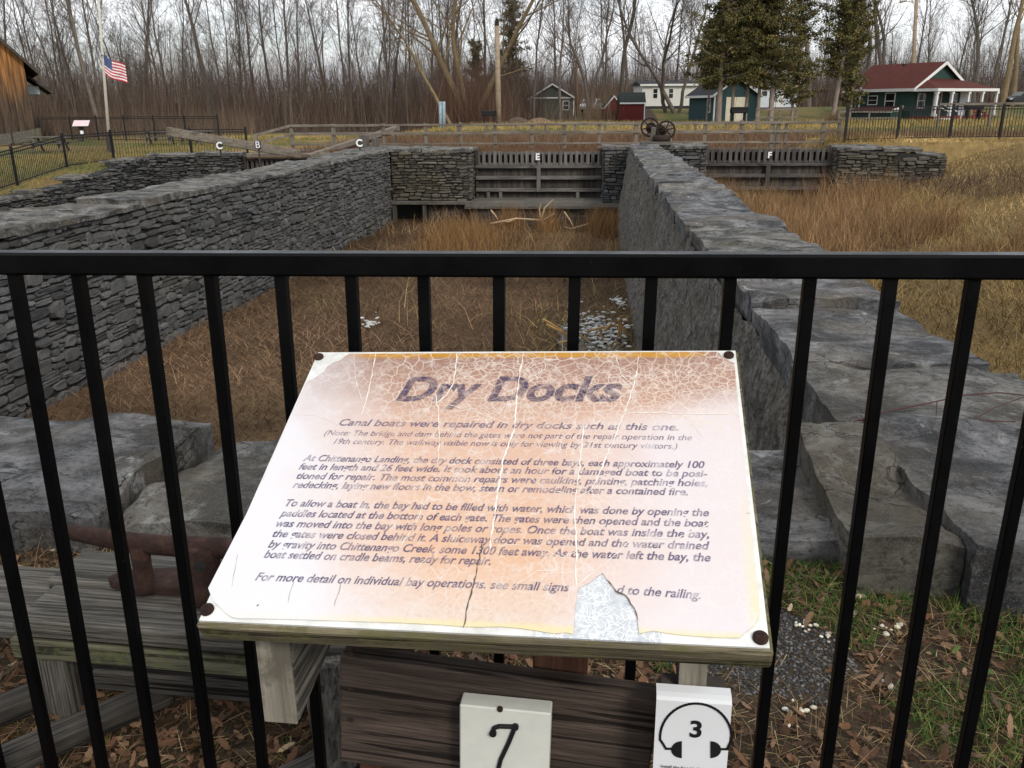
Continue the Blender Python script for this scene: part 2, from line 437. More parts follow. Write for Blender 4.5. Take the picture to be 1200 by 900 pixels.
# what covers the ground, per face
fc = GP[GF].mean(1)
fu, fv = fc[:, 0] * cP - fc[:, 1] * sP, fc[:, 0] * sP + fc[:, 1] * cP
P0 = np.stack([fc[:, 0], fc[:, 1], fc[:, 0] * 0], -1)
nz1, nz2 = vnoise(P0, 0.35, 4), vnoise(P0, 1.5, 3)
cl = np.empty((len(fc), 3))
SOIL, MAT_, YEL, GRN, RED, WOODF = map(np.array, ((0.060, 0.045, 0.030), (0.12, 0.075, 0.043), (0.34, 0.235, 0.095), (0.12, 0.135, 0.042), (0.12, 0.068, 0.042), (0.075, 0.055, 0.042)))
cl[:] = SOIL
far_ = fv > 33
cl[far_] = YEL
t = sst(-0.12, 0.12, nz1)[:, None]
cl = np.where(far_[:, None], YEL * (1 - t) + GRN * t, cl)
cl = np.where((far_ & (fv > 70))[:, None], GRN * 0.9 * (1 - t * .5) + YEL * t * .4, cl)
cl = np.where((far_ & (fu < 6) & (fv > 72))[:, None], WOODF, cl)
cl = np.where((fv > 112)[:, None], WOODF, cl)
cl = np.where(((fv > 33) & (fv < 57.5) & (fu > -13.5) & ((fu < 8.6) | (fv > 40)))[:, None], RED, cl)
b1 = (fv > 3) & (fv <= 33) & (fu > -7.5) & (fu < 1.3)
cl = np.where(b1[:, None], MAT_ * (1 + 0.9 * nz2[:, None] + 1.2 * nz1[:, None]).clip(.35, 1.6), cl)
b2 = (fv > 3) & (fv <= 33) & (fu >= 1.3)
cl = np.where(b2[:, None], YEL * 0.62 * (1 + 0.9 * nz1[:, None]), cl)
cl = np.where((b2 & (fv > 15) & (fu < 8) & (nz1 > -.05))[:, None], RED, cl)
cl = np.where((far_ & (fv < 40) & (fu > 8.4))[:, None], YEL, cl)
b4 = (fu <= -17) & (fv > 3)& (fv < 62)
cl = np.where(b4[:, None], (YEL * 0.75) * (1 - t) + GRN * t, cl)
m = MT('earth_and_grass', 0.95, 0.1)
a_ = m.attr('tint'); n_ = m.noise(3.0, 8, 0.7); n2_ = m.noise(40, 5, 0.7)
m.color(m.mix(m.ramp(n2_, [(0.3, 0.65), (0.6, 0)]), m.mix(m.ramp(n_, [(0.35, 0.45), (0.6, 0)]), a_, (0.05, 0.034, 0.02)), (0.022, 0.016, 0.010)))
m.bump(n_, 0.6, 0.08); m.bump(n2_, 0.6, 0.02)
g = np_mesh('ground', GP, GF, m.m, None, cl, True)
tag(g, kind='structure')

# ================================================================== STONE WALLS
def rubble(mb, A, B, nrm, z0a, z0b, z1a, z1b, ch=(0.09, 0.2), ln=(0.16, 0.5), dep=0.06, seed=1, gap=0.012, lean=0.0):
    """a face of irregular coursed stones between A and B (xy), standing out along nrm"""
    r = random.Random(seed)
    A = Vector((A[0], A[1], 0)); B = Vector((B[0], B[1], 0)); ax = (B - A); Lw = ax.length; ax.normalize(); nrm = Vector(nrm).normalized()
    zmin = min(z0a, z0b); zmax = max(z1a, z1b)
    def put(s, t, d):
        return A + ax * s + Vector((0, 0, t)) + nrm * (d + lean * (zmax - t))
    def stone(s0, s1, t0, t1):
        h = t1 - t0
        if h < .02 or s1 - s0 < .03: return
        j = min(h, s1 - s0) * 0.24
        o = [(s0 + r.uniform(0, j), t0 + r.uniform(0, j)), ((s0 + s1) / 2, t0 + r.uniform(-j, j) * .5), (s1 - r.uniform(0, j), t0 + r.uniform(0, j)),
             (s1 + r.uniform(-j, j) * .3, (t0 + t1) / 2), (s1 - r.uniform(0, j), t1 - r.uniform(0, j)), ((s0 + s1) / 2, t1 + r.uniform(-j, j) * .5),
             (s0 + r.uniform(0, j), t1 - r.uniform(0, j)), (s0 + r.uniform(-j, j) * .3, (t0 + t1) / 2)]
        cs, ct = (s0 + s1) / 2, (t0 + t1) / 2
        d = dep * r.uniform(0.15, 1.0)
        tl = r.uniform(-.4, .4) * d; tl2 = r.uniform(-.4, .4) * d
        vs_ = [put(a, b, -0.05) for a, b in o]
        vs_ += [put(cs + (a - cs) * .97, ct + (b - ct) * .95, d * .45) for a, b in o]
        vs_ += [put(cs + (a - cs) * .87, ct + (b - ct) * .82, d + tl * (1 if a > cs else -1) + tl2 * (1 if b > ct else -1) + r.uniform(-.18, .18) * d) for a, b in o]
        mb.add(vs_, [(i, (i + 1) % 8, 8 + (i + 1) % 8, 8 + i) for i in range(8)] + [(8 + i, 8 + (i + 1) % 8, 16 + (i + 1) % 8, 16 + i) for i in range(8)] + [tuple(range(16, 24))])
    t = zmin
    while t < zmax - 0.02:
        h = r.uniform(*ch) * (1.35 if r.random() < 0.08 else 1)
        h = min(h, zmax - t)
        s = -r.uniform(0, 0.2)
        while s < Lw:
            w = r.uniform(*ln) * (1.5 if r.random() < 0.1 else 1)
            sm = max(0, min(Lw, s + w / 2)) / Lw
            lo, hi = z0a + (z0b - z0a) * sm, z1a + (z1b - z1a) * sm
            if t + h * 0.5 > lo and t + h * 0.5 < hi:
                s0, s1 = max(s, 0) + gap * r.uniform(.5, 1.6), min(s + w, Lw) - gap * r.uniform(.5, 1.6)
                if s1 - s0 > 0.05:
                    wav = 0.09 * (mnoise.noise(Vector((s * 0.8, t * 0.7, seed * 3.1)))) + .03 * mnoise.noise(Vector((s * 2.7, t * 1.5, seed * 5.1)))
                    t0_, t1_ = t + wav, t + h + wav
                    cuts = [(s0, s1, t0_, t1_)]
                    if h > .12 and r.random() < .38:
                        c_ = t0_ + (t1_ - t0_) * r.uniform(.35, .65)
                        if s1 - s0 > .3 and r.random() < .6:
                            c2 = s0 + (s1 - s0) * r.uniform(.35, .65); cuts = [(s0, s1, t0_, c_), (s0, c2, c_, t1_), (c2, s1, c_, t1_)]
                        else: cuts = [(s0, s1, t0_, c_), (s0, s1, c_, t1_)]
                    for (s0, s1, t0, t1) in cuts: stone(s0, s1, t0 + gap * r.uniform(.3, 1.5), t1 - gap * r.uniform(.3, 1.5))
            s += w
        t += h
def backing(mb, A, B, nrm, z0a, z0b, z1a, z1b, thick=0.5, lean=0.0):
    n = Vector(nrm).normalized(); A = Vector((A[0], A[1], 0)) - n * .03; B = Vector((B[0], B[1], 0)) - n * .03
    zm = max(z1a, z1b)
    f = [A + Vector((0, 0, z0a)) + n * lean * (zm - z0a), B + Vector((0, 0, z0b)) + n * lean * (zm - z0b), B + Vector((0, 0, z1b)), A + Vector((0, 0, z1a))]
    mb.prism(f, -n * thick)
def slab(mb, u0, u1, v0, v1, z0, z1, seed=0, res=0.09, rough=0.03, chip=0.08, zvar=0.02, tilt=(0, 0)):
    """one big irregular flat stone in the dock frame, as a displaced subdivided block"""
    nx, ny, nz = max(3, int((u1 - u0) / res)), max(3, int((v1 - v0) / res)), max(3, int((z1 - z0) / res) + 1)
    ids = {}; pts = []
    def vid(i, j, k):
        key = (i, j, k)
        if key not in ids: ids[key] = len(pts); pts.append(key)
        return ids[key]
    fs_ = []
    for i in range(nx):
        for j in range(ny):
            fs_.append((vid(i, j, nz), vid(i + 1, j, nz), vid(i + 1, j + 1, nz), vid(i, j + 1, nz)))
    for k in range(nz):
        for i in range(nx):
            fs_.append((vid(i, 0, k), vid(i + 1, 0, k), vid(i + 1, 0, k + 1), vid(i, 0, k + 1)))
            fs_.append((vid(i + 1, ny, k), vid(i, ny, k), vid(i, ny, k + 1), vid(i + 1, ny, k + 1)))
        for j in range(ny):
            fs_.append((vid(nx, j, k), vid(nx, j + 1, k), vid(nx, j + 1, k + 1), vid(nx, j, k + 1)))
            fs_.append((vid(0, j + 1, k), vid(0, j, k), vid(0, j, k + 1), vid(0, j + 1, k + 1)))
    q = np.array(pts, float) / np.array([nx, ny, nz])
    S = np.array([u1 - u0, v1 - v0, z1 - z0])
    p = q * S
    dd = np.minimum(q, 1 - q) * S                      # distance to the sides
    dd[:, 2] = (1 - q[:, 2]) * S[2]
    W = p + np.array([seed * 7.3 % 50, seed * 3.7 % 50, seed * 1.9 % 50])
    outl = vnoise(np.stack([W[:, 0], W[:, 1], W[:, 0] * 0 + seed], -1), 1.3, 3) * chip * 2.2
    sg = np.where(q < 0.5, -1.0, 1.0)
    near = np.exp(-dd / 0.09)
    lay = vnoise(np.stack([W[:, 0] * .5, W[:, 1] * .5, W[:, 2] * 9], -1), 1.0, 2) * chip * .9
    for a in (0, 1):
        p[:, a] -= sg[:, a] * near[:, a] * (np.abs(outl) + np.abs(lay) * .6)
    e2 = np.exp(-dd[:, 2] / 0.05) * np.maximum(np.exp(-dd[:, 0] / 0.05), np.exp(-dd[:, 1] / 0.05))
    p[:, 2] -= e2 * (0.006 + np.maximum(0, vnoise(W, 2.1, 3) - .08) * 0.34)
    top = np.exp(-dd[:, 2] / 0.1)
    stepn = vnoise(np.stack([W[:, 0] * .5, W[:, 1] * 1.6, W[:, 0] * 0], -1), 1.2, 3)
    p[:, 2] += top * (rough * vnoise(W, 4.5, 4) + zvar * 2 * stepn + 0.014 * np.tanh(stepn * 30) + 0.01 * np.tanh(vnoise(W + 60, 2.2, 2) * 25) + tilt[0] * (q[:, 0] - .5) + tilt[1] * (q[:, 1] - .5))
    p += rough * .5 * np.stack([vnoise(W + 20, 5, 3), vnoise(W + 31, 5, 3), vnoise(W + 43, 5, 3) * .4], -1)
    p += np.array([u0, v0, z0])
    X = p[:, 0] * cP + p[:, 1] * sP; Y = -p[:, 0] * sP + p[:, 1] * cP
    mb.add(np.stack([X, Y, p[:, 2]], -1).tolist(), fs_)
    return mb

nU, nV = Vector((cP, -sP, 0)), Vector((sP, cP, 0))
# --- long rubble wall with a flat stone top, left of the middle bay
W1 = empty('dock_wall', D(-8.3, 20, -2.4), 'long dark grey rubble stone wall with a flat stone top, left side of the drained bay', 'stone wall')
mb = MB(); a, b = D(-7.33, 3.2), D(-7.33, 30.9)
rubble(mb, a, b, nU, -2.6, -2.75, -0.06, -0.06, (0.07, 0.22), (0.12, 0.46), 0.05, 11, .007)
mb.build('stone_face', M_rubble, W1)
mb = MB(); backing(mb, a, b, nU, -2.8, -2.9, -0.12, -0.12, 1.25); mb.build('wall_core', M_mortar, W1)
rs = random.Random(3); v = 3.0; k = 0
while v < 31.0:
    w = rs.uniform(0.9, 2.1); mb = MB()
    slab(mb, -8.62 + rs.uniform(-.08, .1), -7.27 + rs.uniform(-.04, .03), v, min(v + w, 31.0) - 0.005, -0.085, 0.0 + rs.uniform(-.03, .03), 100 + k, 0.16, 0.04, 0.07, 0.02)
    mb.build('coping_stone', M_slatew, W1, None, True); v += w; k += 1
# --- the pier running straight away on the right
W2 = empty('pier_wall', D(1.6, 20, -2.4), 'long stone pier with pale slab top and rough cement side, running away right of centre', 'stone pier')
mb = MB(); NS = 260; NT = 34; vs_ = []
for i in range(NS + 1):
    vv = 3.3 + (31.0 - 3.3) * (i / NS) ** 1.35
    for j in range(NT + 1):
        zz = -2.8 + 2.76 * j / NT
        vs_.append((vv, zz))
q = np.array(vs_); lean = (0.08 - q[:, 1]) * 0.16
PP = np.stack([q[:, 0], q[:, 1], q[:, 0] * 0], -1)
uu = 1.14 - lean - 0.16 * vnoise(PP, 1.4, 4) - 0.09 * vnoise(PP, 5, 3) - .07 * np.maximum(0, vnoise(PP + 5, 9, 2))
mb.add([D(a_, b_, c_) for a_, b_, c_ in zip(uu, q[:, 0], q[:, 1])], [(i * (NT + 1) + j, i * (NT + 1) + j + 1, (i + 1) * (NT + 1) + j + 1, (i + 1) * (NT + 1) + j) for i in range(NS) for j in range(NT)])
mb.build('cement_face', M_cement, W2, None, True)
mb = MB(); a, b = D(2.06, 31.0), D(2.06, 3.3)
rubble(mb, a, b, nU, -1.9, -1.9, -0.14, -0.14, (0.1, 0.2), (0.2, 0.5), 0.07, 21); mb.build('stone_face', M_rubble, W2)
mb = MB(); mb.prism([D(1.25, 3.35, -2.8), D(2.05, 3.35, -2.8), D(2.05, 31, -2.8), D(1.25, 31, -2.8)], (0, 0, 2.66)); mb.build('wall_core', M_mortar, W2)
v = 3.52; k = 0; rs = random.Random(8)
for w in (1.05, 1.55, 1.9, 2.2, 1.6, 2.4, 1.5, 2.1, 2.5, 1.7, 2.3, 1.9, 2.0, 2.2, 2.6):
    if v > 30.8: break
    mb = MB(); e = min(v + w, 31.1)
    slab(mb, 1.06 + rs.uniform(-.03, .06), 2.17 + rs.uniform(-.05, .07), v, e - 0.004, -0.10, 0.10 + rs.uniform(-.012, .012), 200 + k, 0.06 if v < 9 else 0.14, 0.045, 0.06, 0.025)
    mb.build('coping_stone', M_slate if k % 3 else M_slatew, W2, None, True); v = e; k += 1
# --- low wall closing the near end of the bay, under big slabs
W3 = empty('end_wall', D(-1, 2.9, 0), 'low wall of big grey slabs across the near end of the bay, behind the iron railing', 'stone wall')
mb = MB(); a, b = D(-9, 3.24), D(1.15, 3.24)
rubble(mb, a, b, nV, -2.6, -2.6, -0.12, -0.12, (0.1, 0.2), (0.2, 0.5), 0.05, 31); mb.build('stone_face', M_rubble, W3)
mb = MB(); mb.prism([D(-9, 2.62, -2.7), D(2.6, 2.62, -2.7), D(2.6, 3.2, -2.7), D(-9, 3.2, -2.7)], (0, 0, 2.66)); mb.build('wall_core', M_mortar, W3)
for k, (u0, u1, v0, v1, z0, z1, mt, sd) in enumerate([
        (-5.4, -3.55, 2.4, 3.42, -.1, .12, M_slatew, 1), (-3.5, -1.66, 2.44, 3.46, -.1, .13, M_slate, 2), (-1.64, -0.52, 2.50, 3.38, -.1, .105, M_slatew, 3),
        (-0.50, 0.02, 2.5, 3.32, -.1, .10, M_slatew, 4), (0.04, 0.86, 2.54, 3.34, -.04, .125, M_slate, 5), (1.10, 2.75, 2.30, 3.50, -.08, .22, M_slate, 6)]):
    mb = MB(); slab(mb, u0, u1, v0, v1, z0, z1, 300 + sd, 0.04, 0.04, 0.07, 0.025, (0, -0.02)); mb.build('coping_stone', mt, W3, None, True)
mb = MB(); slab(mb, 0.80, 1.13, 2.36, 3.44, -.08, .19, 340, 0.03, 0.06, 0.05, 0.025); o = mb.build('mortar_block', M_pudding, W3, None, True)
# --- stone abutments at the gates
def abut(name, label, faces, tops, face_mat=M_rubble, seed=50, dep=0.05):
    e = empty(name, D(*tops[0][:2], -2), label, 'stone abutment')
    mc = MB()
    for k, (A, B, n, z0, z1a, z1b) in enumerate(faces):
        mb = MB(); rubble(mb, D(*A), D(*B), n, z0, z0, z1a, z1b, (0.07, 0.16), (0.15, 0.5), dep, seed + k, .008)
        backing(mc, D(*A), D(*B), n, z0, z0, z1a + .02, z1b + .02, 0.5); mb.build('stone_face', face_mat, e)
    mc.build('wall_core', M_mortar, e)
    for k, (u0, v0, u1, v1, zt) in enumerate(tops):
        m2 = MB(); slab(m2, u0, u1, v0, v1, zt - .13, zt - .02, seed * 3 + k, 0.16, 0.03, 0.07, 0.015); m2.build('coping_stone', M_slatew, e, None, True)
    return e
abut('gate_abutment', 'dark coursed stone abutment between the long rubble wall and the first slotted gate',
     [((-7.3, 31.05), (-4.52, 31.05), -nV, -1.80, -.14, -.14), ((-4.5, 31.12), (-4.5, 33.4), nU, -1.8, -.14, -.14)], [(-8.6, 31.02, -6.2, 33.4, .02), (-6.18, 31.0, -4.42, 33.4, .0)], M_rubbrown, 50)
abut('gate_abutment', 'stone abutment under the spoked winch, at the far end of the pier',
     [((0.28, 31.15), (1.15, 31.15), -nV, -2.2, -.1, -.1), ((0.26, 33.4), (0.26, 31.24), -nU, -2.2, -.1, -.1), ((2.05, 31.5), (3.82, 31.5), -nV, -1.9, -.06, -.06), ((3.84, 31.6), (3.84, 33.4), nU, -1.9, -.1, -.1)],
     [(0.2, 31.12, 2.2, 33.4, .06), (2.2, 31.4, 3.9, 33.4, .07)], M_rubble, 60)
abut('gate_abutment', 'mottled tan stone wing wall under the yellow bank, right of the second gate',
     [((8.42, 31.9), (11.9, 31.4), Vector(nV) * -1, -1.8, -.10, -.36), ((8.4, 33.4), (8.4, 32.0), -nU, -1.8, -.16, -.16)], [(8.35, 31.9, 9.9, 33.4, .0), (9.9, 31.75, 11.2, 33.3, -.06), (11.2, 31.5, 11.9, 33.1, -.24)], M_rubbrown, 70, 0.07)
abut('gate_abutment', 'old stone wing wall stepping down along the grass, below the left black fence',
     [((-17.2, 32.6), (-13.6, 32.6), -nV, -2.2, -.32, -.28), ((-17.2, 22.0), (-17.2, 27.5), nU, -2.2, -1.12, -.90), ((-17.2, 27.5), (-17.2, 30.5), nU, -2.2, -.85, -.60), ((-17.2, 30.5), (-17.2, 32.6), nU, -2.2, -.45, -.34), ((-13.6, 32.6), (-13.6, 33.4), nU, -2.2, -.3, -.3)],
     [(-18.0, 22, -17.1, 25.2, -1.0), (-18.0, 25.2, -17.15, 27.4, -.9), (-18.0, 27.5, -17.1, 30.2, -.66), (-18.0, 30.5, -17.1, 32.5, -.32), (-17.2, 32.5, -15.2, 33.4, -.2), (-15.2, 32.5, -13.5, 33.4, -.16)], M_rubble, 80, 0.1)

# ================================================================== GATES AND TIMBER WORK (dock frame: x = u, y = v)
def gate(label, u0, u1, v, ztop, zbot, mat_s, opening=True, midpost=True):
    g_ = empty('dock_gate', D((u0 + u1) / 2, v, zbot), label, 'lock gate', 'slotted timber gates across the bays')
    r = random.Random(int(u0 * 10) + 77)
    T = MB()                                            # slotted boards: uprights with gaps between two rails
    n = int((u1 - u0) / 0.195)
    p = (u1 - u0) / n
    for i in range(n):
        c = u0 + p * (i + .5) + r.uniform(-.012, .012); w = p * r.uniform(.54, .66)
        T.box(c - w / 2, c + w / 2, v - .05, v - .008, ztop - .47, ztop + r.uniform(-.015, .02), DM)
    T.build('slotted_boards', mat_s[2], g_, None, False, 0.004)
    T = MB(); T.box(u0, u1, v + .052, v + .07, ztop - .5, ztop - .03, DM); T.build('slot_backing', M_void, g_)  # black sheet added behind the boards so the slots look dark
    T = MB(); T.box(u0, u1, v - .006, v + .05, ztop - .10, ztop - .01, DM); T.box(u0, u1, v - .006, v + .05, ztop - .48, ztop - .39, DM); T.build('board_rail', mat_s[0], g_)
    for (z, h, d) in ((ztop - .53, .10, .16), (ztop - .92, .13, .18), (ztop - 1.36, .12, .18)):
        if z - h > zbot: T = MB(); T.box(u0, u1, v - d, v - .01, z - h / 2, z + h / 2, DM); T.build('beam', mat_s[0], g_, None, False, .01)
    T = MB(); x = u0                                      # vertical planking behind the beams
    while x < u1 - .02:
        w = min(r.uniform(.16, .26), u1 - x)
        T.box(x + .004, x + w - .004, v + .0, v + .06 + r.uniform(0, .02), zbot - .3, ztop - .52, DM); x += w
    T.build('planking', M_wooddark[2], g_)
    if midpost:
        c = (u0 + u1) / 2 + .02
        T = MB(); T.box(c - .07, c + .07, v - .21, v - .02, ztop - 1.42, ztop - .56, DM); T.build('post', mat_s[2], g_, None, False, .008)
    for c in (u0 + .45, u0 + .92, u1 - .85):
        if zbot < -1.5:
            T = MB(); T.box(c - .06, c + .06, v - .16, v - .015, zbot - .1, ztop - 1.43, DM); T.build('post', mat_s[2], g_, None, False, .008)
    for c in (u0 + .035, u1 - .035):
        T = MB(); T.box(c - .05, c + .05, v - .1, v + .1, zbot, ztop + .08, DM); T.build('edge_post', M_wooddark[2], g_, None, False, .008)
    return g_
M_void = plain('slot_black', (.012, .011, .010), .9, .1)
M_gate2 = [wood('soot_dark_timber_%s' % 'xyz'[a], (0.055, 0.05, 0.048), (0.16, 0.148, 0.14), a, 30) for a in range(3)]
M_gate1 = [wood('grey_gate_timber_%s' % 'xyz'[a], (0.10, 0.092, 0.085), (0.25, 0.235, 0.22), a, 30) for a in range(3)]
gate('grey slotted gate with three long beams closing the middle bay', -4.42, 0.2, 32.4, -.18, -1.85, M_gate1)
gate('darker slotted gate above the red weeds, right of the pier', 3.9, 8.38, 32.6, -.13, -1.75, M_gate2)
gate('dark gate half hidden behind the left stone wall, below a slanting beam', -13.5, -8.75, 33.0, -.42, -1.9, M_gate2, midpost=False)

def letter_sign(ch, loc, size, label, post=0.25, dark=True):
    e = empty('letter_marker', loc, label, 'letter sign', 'white letter markers on the gates')
    T = MB(); T.box(-size * .44, size * .44, .0, .03, -size * .5, size * .5, Matrix.Translation(loc) @ DM)
    T.build('backing_board', M_wooddark[2], e, None, False, .004)
    cu = bpy.data.curves.new('letter', 'FONT'); cu.body = ch; cu.size = size * 1.25; cu.offset = size * (.0 if ch == 'B' else .045); cu.extrude = .006
    cu.align_x = 'CENTER'; cu.align_y = 'CENTER'
    me = text_mesh(cu)
    M = Matrix.Translation(Vector(loc)) @ DM @ Matrix.Translation((0, -.008, 0)) @ Matrix.Rotation(rad(90), 4, 'X')
    link_mesh('letter', me, M_white, e, M)
    T = MB(); T.box(-.025, .025, .032, .07, -post, -size * .3, Matrix.Translation(loc) @ DM); T.build('stake', M_wooddark[2], e)
    return e
def text_mesh(cu):
    o = bpy.data.objects.new('tmp_text', cu); COL.objects.link(o)
    dg = bpy.context.evaluated_depsgraph_get(); dg.update()
    me = bpy.data.meshes.new_from_object(o.evaluated_get(dg))
    bpy.data.objects.remove(o, do_unlink=True); bpy.data.curves.remove(cu)
    me.materials.clear()
    return me
letter_sign('C', atY(257, 171, 30.2), .25, 'white letter C left of the slanting grey beam end, on the left wing wall', .5)
letter_sign('B', atY(302, 170, 29.6), .25, 'white letter B under the middle of the left slanting beam', .7)
letter_sign('C', atY(421, 168, 30.2), .26, 'white letter C standing on the long rubble wall before the rising beam', .28)
letter_sign('E', atY(630, 184, 31.95), .25, 'white letter E in the middle of the grey slotted gate', .2)
letter_sign('F', atY(902, 182, 31.35), .23, 'white letter F in the middle of the dark right gate', .2)

# timber apron in front of the middle gate, with the dark void beside it
e = empty('timber_apron', D(-2, 31.5, -2.4), 'weathered plank sill below the middle gate, reaching left under the abutment', 'timber sill')
r = random.Random(4); T = MB(); y = 30.4
while y < 32.35:
    w = r.uniform(.2, .3); T.box(-4.55 + r.uniform(-.05, .05), 1.05, y, min(y + w, 32.36) - .012, -2.02, -1.92 + (y - 30.4) * .05, DM); y += w
T.build('deck_planks', M_woodgrey[0], e, None, False, .006)
T = MB(); T.box(-7.35, -4.4, 30.75, 30.95, -1.92, -1.80, DM); T.build('ledge_beam', M_woodgrey[0], e, None, False, .01)
T = MB(); T.box(-5.55, -4.5, 30.98, 31.06, -2.6, -1.94, DM); T.box(-4.4, 1.0, 30.55, 30.62, -2.7, -2.04, DM); T.box(-6.0, -5.57, 31.0, 31.08, -2.6, -1.94, DM); T.build('front_boards', M_wooddark[0], e)
for u in (-7.2, -6.1, -4.42):
    T = MB(); T.box(u - .07, u + .07, 30.8, 30.94, -2.7, -1.93, DM); T.build('prop', M_wooddark[2], e)
T = MB(); T.box(-7.35, -4.5, 32.0, 32.1, -2.8, -1.8, DM); T.build('back_board', M_mortar, e)

# balance beams
def beam(label, pts, w, h):
    e = empty('balance_beam', pts[0], label, 'balance beam')
    T = MB(); T.bar(pts[0], pts[1], w, h); o = T.build('beam', M_woodpale[0], e, None, False, .02)
    return e
e = beam('long grey balance beam slanting down to the right over the left gate', (atY(196, 154, 30.5), atY(352, 181, 33.0)), .26, .30)
T = MB(); T.box(-.15, .15, -.15, .15, -.9, .42, Matrix.Translation(D(-8.72, 32.9, 0)) @ DM); T.build('heel_post', M_woodgrey[2], e, None, False, .01)
T = MB(); T.box(-13.3, -8.9, 32.72, 32.97, -.36, -.22, DM); T.build('walk_plank', M_woodpale[0], e, None, False, .01)
e = beam('dark reddish balance beam rising to the right above the rubble wall', (atY(362, 184, 33.2), atY(466, 150, 38.0)), .24, .22)
T = MB(); T.bar(atY(366, 183, 33.0) - Vector((0, 0, .13)), atY(464, 151, 37.8) - Vector((0, 0, .13)), .1, .07); T.build('iron_strap', M_rust, e)
T = MB(); T.box(-.12, .12, -.12, .12, -.6, .30, Matrix.Translation(D(-8.3, 33.0, 0)) @ DM); T.build('heel_post', M_woodgrey[2], e, None, False, .01)
T = MB(); q = atY(463, 152, 37.6); T.bar(q, q - Vector((0, 0, 1.1)), .12, .12, (0, 1, 0)); T.build('prop', M_woodgrey[2], e)

# plank rail fence along the footbridge behind the gates
def rail_fence(label, us, v, tops, zb, rails, name='rail_fence', cat='wooden fence', frame=True, mat=M_woodpale, mid=None):
    e = empty(name, D(us[0], v, zb), label, cat)
    r = random.Random(int(abs(us[0] * 7)) + 3)
    for u in us:
        w = r.uniform(.055, .075)
        T = MB(); T.box(u - w, u + w, v - .06, v + .06, zb - .3, tops + r.uniform(-.04, .05), DM); T.build('post', mat[2], e, None, False, .006)
    for z, h in rails:
        T = MB(); s = us[0] - .05
        while s < us[-1]:
            q = min(s + r.uniform(3.2, 4.5), us[-1] + .05)
            T.box(s, q - .01, v - .105, v - .062, z - h / 2 + r.uniform(-.01, .01), z + h / 2 + r.uniform(-.01, .01), DM); s = q
        T.build('rail', mat[0], e, None, False, .004)
    return e
pxs = [338, 388, 447, 497, 538, 579, 623, 661, 702, 746, 786, 827, 870, 907, 914, 923, 967, 986]
us = [toD(*atY(x, 160, 34.6 - (x - 600) / 1057 * 34.6 * math.tan(PSI) )[:2])[0] for x in pxs]
e = rail_fence('long weathered two-rail plank fence on the footbridge behind the gates', us, 34.8, .78, -.35, ((.74, .09), (.42, .10), (.02, .07)))
T = MB(); T.box(us[0], us[-1], 34.85, 36.2, -.32, -.24, DM); T.build('walkway', M_woodgrey[0], e)
T = MB(); T.bar(D(us[0], 34.75, .74), D(-13.2, 33.6, .42), .05, .09); T.bar(D(us[0], 34.75, .40), D(-13.2, 33.6, .10), .05, .09); T.build('rail', M_woodpale[0], e)
T = MB(); T.box(-13.26, -13.12, 33.5, 33.64, -.4, .46, DM); T.build('post', M_woodpale[2], e)
# bank rail fence across the canal
us2 = list(np.arange(-9, 11.5, 1.9))
rail_fence('low distant plank rail along the yellow far bank of the canal', us2, 57.5, .28, -.9, ((.24, .12), (-.3, .1)))
rail_fence('short two-rail fence left of the green garage', [11.4, 13.0, 14.2], 66.0, 1.05, .1, ((1.0, .13), (.45, .13)), mat=M_woodpale)
rail_fence('low rail fence on the lawn between the cedars and the green house', [18.2, 20.4, 22.6], 70.0, .85, .1, ((.78, .12), (.30, .12)))
rail_fence('single top rail of old fence in front of the green house', [22.0, 25.2, 28.5], 60.5, 1.35, .1, ((1.28, .14),))
rail_fence('white two-post rail fence on the lawn at the far right edge', [36.2, 37.4, 39.5], 63.0, 1.25, .1, ((1.15, .14), (.8, .1)), mat=[M_white] * 3)

# spoked winch on the pier end
e = empty('spoked_winch', D(1.9, 31.7, .06), 'rusty gate winch with two spoked wheels on the pier end', 'winch')
def wheel(c, R_, mat, ns, tilt):
    M = Matrix.Translation(c) @ DM @ Matrix.Rotation(rad(tilt), 4, 'Z') @ Matrix.Rotation(rad(90), 4, 'X')
    T = MB(); T.torus(M, R_, .034, 28, 8); w = T.build('spoked_wheel', mat, e, None, True)
    T = MB()
    for k in range(ns):
        a = 2 * math.pi * k / ns + .25
        T.tube([M @ Vector((.04 * math.cos(a), .04 * math.sin(a), 0)), M @ Vector((R_ * math.cos(a), R_ * math.sin(a), 0))], [.028, .02], 6)
    T.tube([M @ Vector((0, 0, -.09)), M @ Vector((0, 0, .09))], .075, 12); o = T.build('spokes', mat, w, None, True)
wheel(atY(761.5, 149, 31.9), .31, M_darkrust, 6, 12)
wheel(atY(780.5, 152.5, 31.4), .30, M_darkrust, 6, -8)
for q_, r_q in ((atY(763, 150, 32.05), .19), (atY(774, 154, 31.75), .22)):
    T = MB(); T.tube([q_, q_ + Vector(nV) * .07], [r_q, r_q], 18); T.build('gear', M_darkrust, e)
T = MB(); T.bar(atY(761.5, 149, 31.95), atY(781, 152, 31.6), .06, .06); T.tube([atY(780.5, 152.5, 31.3), atY(772, 151, 32.3)], .05, 8); T.build('axle', M_darkrust, e)
T = MB(); q = atY(763.5, 169, 31.3); T.bar(q, q + Vector((.06, 0, .58)), .16, .14, (0, 1, 0)); T.build('stand', M_woodgrey[2], e, None, False, .02)
T = MB(); T.box(1.55, 2.6, 31.25, 32.1, .07, .19, DM); T.build('base_plank', M_woodgrey[0], e, None, False, .015)
T = MB(); T.tube([D(2.0, 31.5, .28), D(2.55, 31.5, .28)], .13, 12); T.build('drum', M_darkrust, e, None, True)

